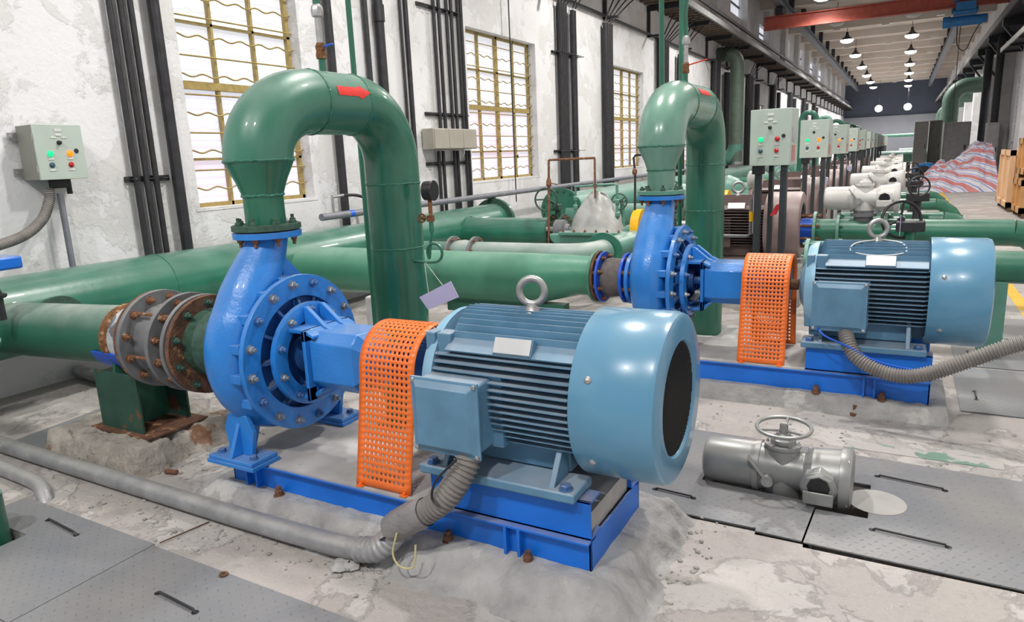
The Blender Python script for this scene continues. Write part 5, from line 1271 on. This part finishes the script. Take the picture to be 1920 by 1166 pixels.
# blue valve at left edge
t = thing('blue_valve_head', (-4.93, 2.2, .95), 'blue lever valve head on a stem at the left frame edge above the green main', 'valve')
MB().box(-.1, .16, -.12, .12, .16, .24).build('operator_head', blue_base, t, bevel=.015)
MB().box(-.06, .06, -.06, .06, .241, .243).build('operator_plate', alu, t, smooth=0)
MB().cyl((0, 0, .0), (0, 0, .17), .025).lathe((0, 0, -.02), (0, 0, 1), [(0, .06), (.02, .065), (.03, .04), (.06, .03)], 20).cyl((0, 0, -.16), (0, 0, .0), .04).build('stem', conduit, t)
t = thing('green_flange', (-4.98, 2.02, .66), 'round green blind flange behind the suction pipe at the left', 'flange')
MB().lathe((0, 0, 0), (.25, 0, 1), [(0, .17), (.03, .17), (.03, .12)], 40).cyl((0, 0, -.3), (0, 0, 0), .09).build('flange_disc', green, t)

# ---------------------------------------------------------------- floor plates
def plate(poly, label, handles=(), z=.008):
    o = MB().prism(poly, 'z', .0015, z).build('checker_plate', plate_m, smooth=0); tag(o, label, 'floor plate')
    for (a, b) in handles:
        A, B = Vector((*a, z)), Vector((*b, z)); d = (B - A).normalized() * .012
        h = MB().tube([A + Vector((0, 0, -.004)), A + Vector((0, 0, .010)) + d, B + Vector((0, 0, .010)) - d, B + Vector((0, 0, -.004))], .0055, 8)
        h.build('lift_handle', conduit, o)
        for p in (A, B): MB().lathe(p, (0, 0, 1), [(0, .014), (.0012, .014)], 12).build('handle_hole', black, o)
    return o
hp = lambda *q: [tuple(at(u, v, z=.008)[:2]) for u, v in q]
(h1a, h1b) = hp((90, 975), (143, 1003)); (h2a, h2b) = hp((296, 1112), (366, 1148))
plate([(-4.55, 1.12), (-2.86, 1.10), (-2.86, 1.70), (-3.3, 1.72), (-4.35, 1.69), (-4.35, 1.50), (-3.52, 1.50), (-3.52, 1.30), (-4.35, 1.30), (-4.35, 1.12)][0:1] + [(-2.865, 1.10), (-2.865, 1.71), (-3.95, 1.72), (-3.95, 1.50), (-3.52, 1.50), (-3.52, 1.30), (-4.55, 1.30)], 'grey checkered floor plate at lower left with one bent handle, beside the galvanised conduit', [(h1a, h1b)])
plate([(-2.86, .4), (-1.2, .4), (-1.2, 1.68), (-2.86, 1.70)], 'grey checkered floor plate at the bottom left with one bent handle', [(h2a, h2b)])
plate([(-4.55, .4), (-2.865, .4), (-2.865, 1.095), (-4.55, 1.115)], 'grey checkered floor plate at the extreme lower left corner')
plate([(-4.9, 2.06), (-4.5, 2.06), (-4.5, 2.95), (-5.0, 2.98)], 'grey floor plate behind the conduit under the suction pipe')
HA = hp((1228, 917), (1300, 934)); HB = hp((1645, 893), (1772, 920)); HC = hp((1635, 993), (1778, 1026))
plate([(-.90, 2.955), (-.46, 2.955), (-.46, 2.93), (-.27, 2.925), (-.25, 3.30), (-.79, 3.33), (-.79, 3.60), (-.35, 3.60), (-.35, 3.96), (-1.1, 3.98), (-1.1, 2.97)], 'grey checkered floor plate left of and around the sunken actuator', [HA])
plate([(-.262, 2.92), (.62, 2.90), (.62, 3.92), (-.345, 3.955), (-.345, 3.60), (-.03, 3.60), (-.03, 3.24), (-.245, 3.24)], 'large grey checkered floor plate right of the sunken actuator with two bent handles', [HB, HC])
plate([(.625, 2.90), (1.6, 2.88), (1.6, 3.90), (.625, 3.92)], 'grey checkered floor plate at the right frame edge')
hk = hp((1650, 800), (1660, 810))
for i, (x0, x1, y0, y1, lab) in enumerate(((.42, 1.3, 4.9, 5.9, 'grey floor plate right of the second motor'), (.6, 1.3, 6.9, 7.7, 'grey floor plate beyond the thick green pipe on the right'), (.45, 1.3, 5.95, 6.8, 'grey floor plate under the thick green pipe on the right'))):
    plate([(x0, y0), (x1, y0), (x1, y1), (x0, y1)], lab, [((x0 + .1, y0 + .25), (x0 + .1, y0 + .42))])
# floor cover crescent by the actuator
tag(MB().lathe((.0, 3.42, .008), (0, 0, 1), [(0, .125), (.002, .125)], 32).build('cover_disc', mat('pale_cement_patch', (.38, .37, .36), .7)), 'round pale patch at the right end of the sunken actuator', 'patch')
# painted marks on the floor
struct(MB().box(1.09, 1.2, 5.6, 30, .001, .003), 'trim_6', mat('worn_yellow_line', (.70, .42, .03), .6, var=.1, chips=[((.42, .4, .37), 6, .60)]), smooth=0)
struct(MB().box(-.18, .56, 4.05, 4.16, .001, .003), 'trim_7', mat('worn_green_line', (.16, .27, .21), .7, var=.1, chips=[((.42, .4, .38), 5, .46)]), smooth=0)

# debris
random.seed(3)
mb = MB()
def stone(mb, x, y, z, r):
    V = []; F = []; n = 7
    for j in range(4):
        for i in range(n):
            q = 2 * PI * i / n; f_ = [.55, 1, .85, .3][j]; k = r * f_ * random.uniform(.75, 1.2); V.append((x + k * math.cos(q), y + k * math.sin(q), z + r * [.0, .3, .7, .95][j] * .8))
    for j in range(3):
        for i in range(n): F.append((j * n + i, j * n + (i + 1) % n, (j + 1) * n + (i + 1) % n, (j + 1) * n + i))
    F += [tuple(range(n))[::-1], tuple(range(21, 28))]; mb.add(V, F)
for _ in range(170):
    x = random.uniform(-3.6, -.6); y = random.gauss(1.9, .08) if x < -1.7 else random.gauss(2.0 - .0, .03)
    if x > -1.7: x = random.gauss(-.66, .04); y = random.uniform(2.0, 3.0)
    stone(mb, x, y, 0, random.choice((.004, .005, .006, .007, .012)))
for _ in range(90): stone(mb, random.uniform(-3.9, -3.1), random.uniform(2.2, 2.9), .0, random.choice((.005, .008, .012)))
for _ in range(120): stone(mb, random.uniform(-1.1, 1.0), random.uniform(3.9, 4.6), .0, random.choice((.003, .004, .005, .009)))
tag(mb.build('cement_rubble', mat('rubble', (.30, .29, .28), .9, var=.3), smooth=0), 'loose cement crumbs scattered on the floor around the plinths', 'rubble', kind='stuff')
for (u, v, r, lab) in ((568, 990 - 6, .02, 'small pale cement lump beside the conduit at front'), (650, 1065, .04, 'larger crumbly cement lump under the bend of the floor conduit')):
    p = at(u, v, z=0); mb = MB()
    for _ in range(5): stone(mb, p.x + random.uniform(-r, r), p.y + random.uniform(-r, r), 0, r)
    tag(mb.build('cement_lump', grout_m, smooth=60), lab, 'lump')
p = at(1600, 778, z=0); tag(MB().lathe((p.x, p.y, 0), (.1, 0, 1), [(0, .03), (.02, .03), (.022, .018), (.07, .016)], 10).build('loose_bolt', rust), 'rusty bolt standing on the floor before the second plinth', 'bolt')
p = at(1640, 772, z=0); tag(MB().box(p.x - .04, p.x + .04, p.y - .015, p.y + .015, 0, .015).build('rusty_plate', rust), 'flat rusty steel scrap before the second plinth', 'scrap')
p = at(1405, 741, z=0); tag(MB().cyl((p.x - .04, p.y, .012), (p.x + .05, p.y, .012), .01, n=10).build('rusty_rod', rust), 'short rusty rod lying before the second plinth', 'rod')
p = at(318, 890, z=0); tag(MB().cyl((p.x - .03, p.y, .015), (p.x + .04, p.y + .02, .015), .014, n=10).build('rusty_bolt', rust), 'rusty bolt lying between the cement block and the floor conduit', 'bolt')
p = at(420, 1078, z=.008); tag(MB().torus((p.x, p.y, .012), (.1, .1, 1), .014, .006, 14, 8).build('shackle', rust), 'small dark shackle on the floor at the plate edge', 'shackle')
p = at(248, 915, z=0); tag(MB().box(p.x - .012, p.x + .012, p.y - .01, p.y + .01, 0, .05).build('rusty_peg', rust), 'rusty steel peg wedged against the floor conduit', 'peg')
p = at(393, 980, z=0); q = at(300, 1022, z=0)
tag(MB().tube([(p.x, p.y, .006), ((p.x + q.x) / 2, (p.y + q.y) / 2, .008), (q.x, q.y, .011)], .003, 6).build('rusty_wire', rust), 'thin rusty wire lying across the floor plate corner', 'wire')
s = [at(480, 935, z=0), at(620, 950, z=0)]
tag(MB().tube([(s[0].x, s[0].y, .006), (s[1].x, s[1].y, .006)], .004, 6).build('rusty_wire', conduit), 'dark wire rods lying beside the blue base frame', 'wire')

# ---------------------------------------------------------------- far right: tarp, cabinets, crates
def tarp():
    V = []; F = []; nx, ny = 90, 40; x0, x1, y0, y1 = .30, 2.72, 26.5, 30.5
    for j in range(ny + 1):
        for i in range(nx + 1):
            u, v = i / nx, j / ny; x = x0 + (x1 - x0) * u; y = y0 + (y1 - y0) * v
            prof = .18 + 1.05 * max(0, min(1, (u - .05) / .28)) * .8
            if u > .55: prof = 1.02 + 1.0 * max(0, min(1, (u - .55) / .15)) * .62
            edge = max(0, min(1, min(u / .06, (1 - u) / .05, v / .28, (1 - v) / .2))) ** .7
            z = prof * edge * (.55 + .45 * min(1, v / .5)) + .26 * noise.noise(Vector((x * 2.4, y * 1.6, 0))) * edge + .16 * noise.noise(Vector((x * 7, y * 4, 2))) * edge
            V.append((x + .05 * noise.noise(Vector((x * 3, y * 3, 5))), y + .1 * noise.noise(Vector((x * 4, 0, 8))), max(.004, z * .86)))
    for j in range(ny):
        for i in range(nx): a = j * (nx + 1) + i; F.append((a, a + 1, a + nx + 2, a + nx + 1))
    return tag(MB().add(V, F).build('tarpaulin', tarp_m, smooth=60), 'crumpled red, white and blue striped tarpaulin heaped over goods at the far right', 'tarpaulin')
tarp()
def px_box(u0, u1, v0, v1, y, depth, name, M, label, cat):
    a, b = at(u0, v0, y=y), at(u1, v1, y=y); 
    return tag(MB().box(a.x, b.x, y, y + depth, 0, a.z).build(name, M, bevel=.02), label, cat)
def cabinet(u0, u1, v0, y, depth, M, label):
    a, b = at(u0, v0, y=y), at(u1, v0, y=y); w_ = b.x - a.x
    t = thing('metal_cabinet', (a.x, y, 0), label, 'cabinet')
    MB().box(0, w_, 0, depth, 0, a.z).build('cabinet_body', M, t, bevel=.02)
    MB().box(w_ * .06, w_ * .94, -.02, 0, .1, a.z - .08).build('cabinet_door', M, t, bevel=.01)
    MB().box(w_ * .8, w_ * .85, -.05, -.02, a.z * .5, a.z * .58).build('door_handle', conduit, t)
cabinet(1716, 1742, 228, 40, 1.2, cabin, 'tall grey metal cabinet at the far end left of the second cabinet')
cabinet(1744, 1768, 226, 41, 1.4, mat('dark_cabinet_paint', (.16, .16, .14), .5), 'tall darker grey cabinet standing in the middle of the far cabinets')
cabinet(1771, 1822, 230, 38, 1.4, mat('light_cabinet_paint', (.36, .36, .35), .5), 'wide light grey cabinet behind the striped tarpaulin')
cabinet(1852, 1876, 230, 33, .8, cabin, 'grey beige cabinet against the right wall behind the tarpaulin')
t = thing('cable_drum', at(1733, 305, y=31.5), 'blue rimmed motor lying left of the striped tarpaulin', 'motor')
t.location.z = .42
MB().lathe((0, 0, 0), (-.35, -1, 0), [(-.5, .40), (0, .40), (.03, .38)], 36).build('motor_body', crane_blue, t)
MB().lathe((0, 0, 0), (-.35, -1, 0), [(.03, .30), (.035, .29)], 30).build('grille', dark_steel, t)
def crate(x0, x1, y0, y1, z0, z1, label, M=wood, sheet=None):
    t = thing('wooden_crate', (x0, y0, z0), label, 'crate'); W_, D_, H_ = x1 - x0, y1 - y0, z1 - z0
    MB().box(.04, W_ - .04, .04, D_ - .04, .1, H_ - .05).build('crate_panels', sheet or M, t, smooth=0)
    s = MB()
    for x in (0, W_ - .1):
        for y in (0, D_ - .1): s.box(x, x + .1, y, y + .1, .1, H_)
    for z in (.1, H_ - .12): s.box(0, W_, 0, .04, z, z + .12); s.box(0, .04, 0, D_, z, z + .12)
    if D_ > 1: s.box(0, .04, D_ / 2 - .05, D_ / 2 + .05, .1, H_)
    s.build('crate_frame', M, t, smooth=0)
    MB().box(.05, W_ - .05, .0, .1, 0, .1).box(.05, W_ - .05, D_ - .1, D_, 0, .1).build('crate_skids', mat('dark_skid_wood', (.15, .09, .05), .8), t, smooth=0)
crate(2.16, 3.1, 17.6, 18.9, 0, .78, 'lower brown wooden crate at the right frame edge', sheet=mat('amber_board', (.55, .30, .09), .6))
crate(2.19, 3.1, 17.7, 18.9, .78, 1.62, 'upper brown wooden crate stacked at the right frame edge', sheet=MATS['amber_board'])
crate(2.1, 2.95, 19.2, 21.2, 0, 1.36, 'pale plywood crate standing behind the brown crates', M=woodp)
t = thing('cloth_bundle', (2.5, 18.0, 1.62), 'reddish striped cloth bundle on top of the upper crate', 'bundle')
V = []; F = []
for j in range(9):
    for i in range(16):
        q = 2 * PI * i / 16; f_ = math.sin(PI * j / 8 * .5 + PI / 2 * 0); rad = .28 * math.cos(PI / 2 * j / 8) * (1 + .25 * noise.noise(Vector((q, j, 1)))); V.append((rad * math.cos(q) + .1, rad * math.sin(q), .3 * math.sin(PI / 2 * j / 8)))
for j in range(8):
    for i in range(16): F.append((j * 16 + i, j * 16 + (i + 1) % 16, (j + 1) * 16 + (i + 1) % 16, (j + 1) * 16 + i))
MB().add(V, F).build('cloth', tarp_m, t)
# far end equipment hints
for k, (x, y, r, lab) in enumerate(((-1.1, 42, .3, 'distant pale green horizontal pipe near the far end, left one'), (-.2, 46, .38, 'distant green horizontal pipe near the far end, right one'))):
    t = thing('delivery_pipe', (x, y, 0), lab, 'pipe')
    MB().cyl((0, 0, .9), (2.3, 0, .9), r, n=24).build('pipe', green_teal, t); MB().box(.4, .6, -.1, .1, 0, .7).box(1.7, 1.9, -.1, .1, 0, .7).build('pipe_stand', conduit, t)
t = thing('far_beam', (-2.2, 60, 2.1), 'pale level pipe crossing the hall near the end wall', 'pipe')
MB().cyl((0, 0, 0), (3.2, 0, 0), .12, n=12).cyl((.2, 0, 0), (.2, 0, -2.1), .08, n=10).cyl((3.0, 0, 0), (3.0, 0, -2.1), .08, n=10).build('pipe', green_teal, t)
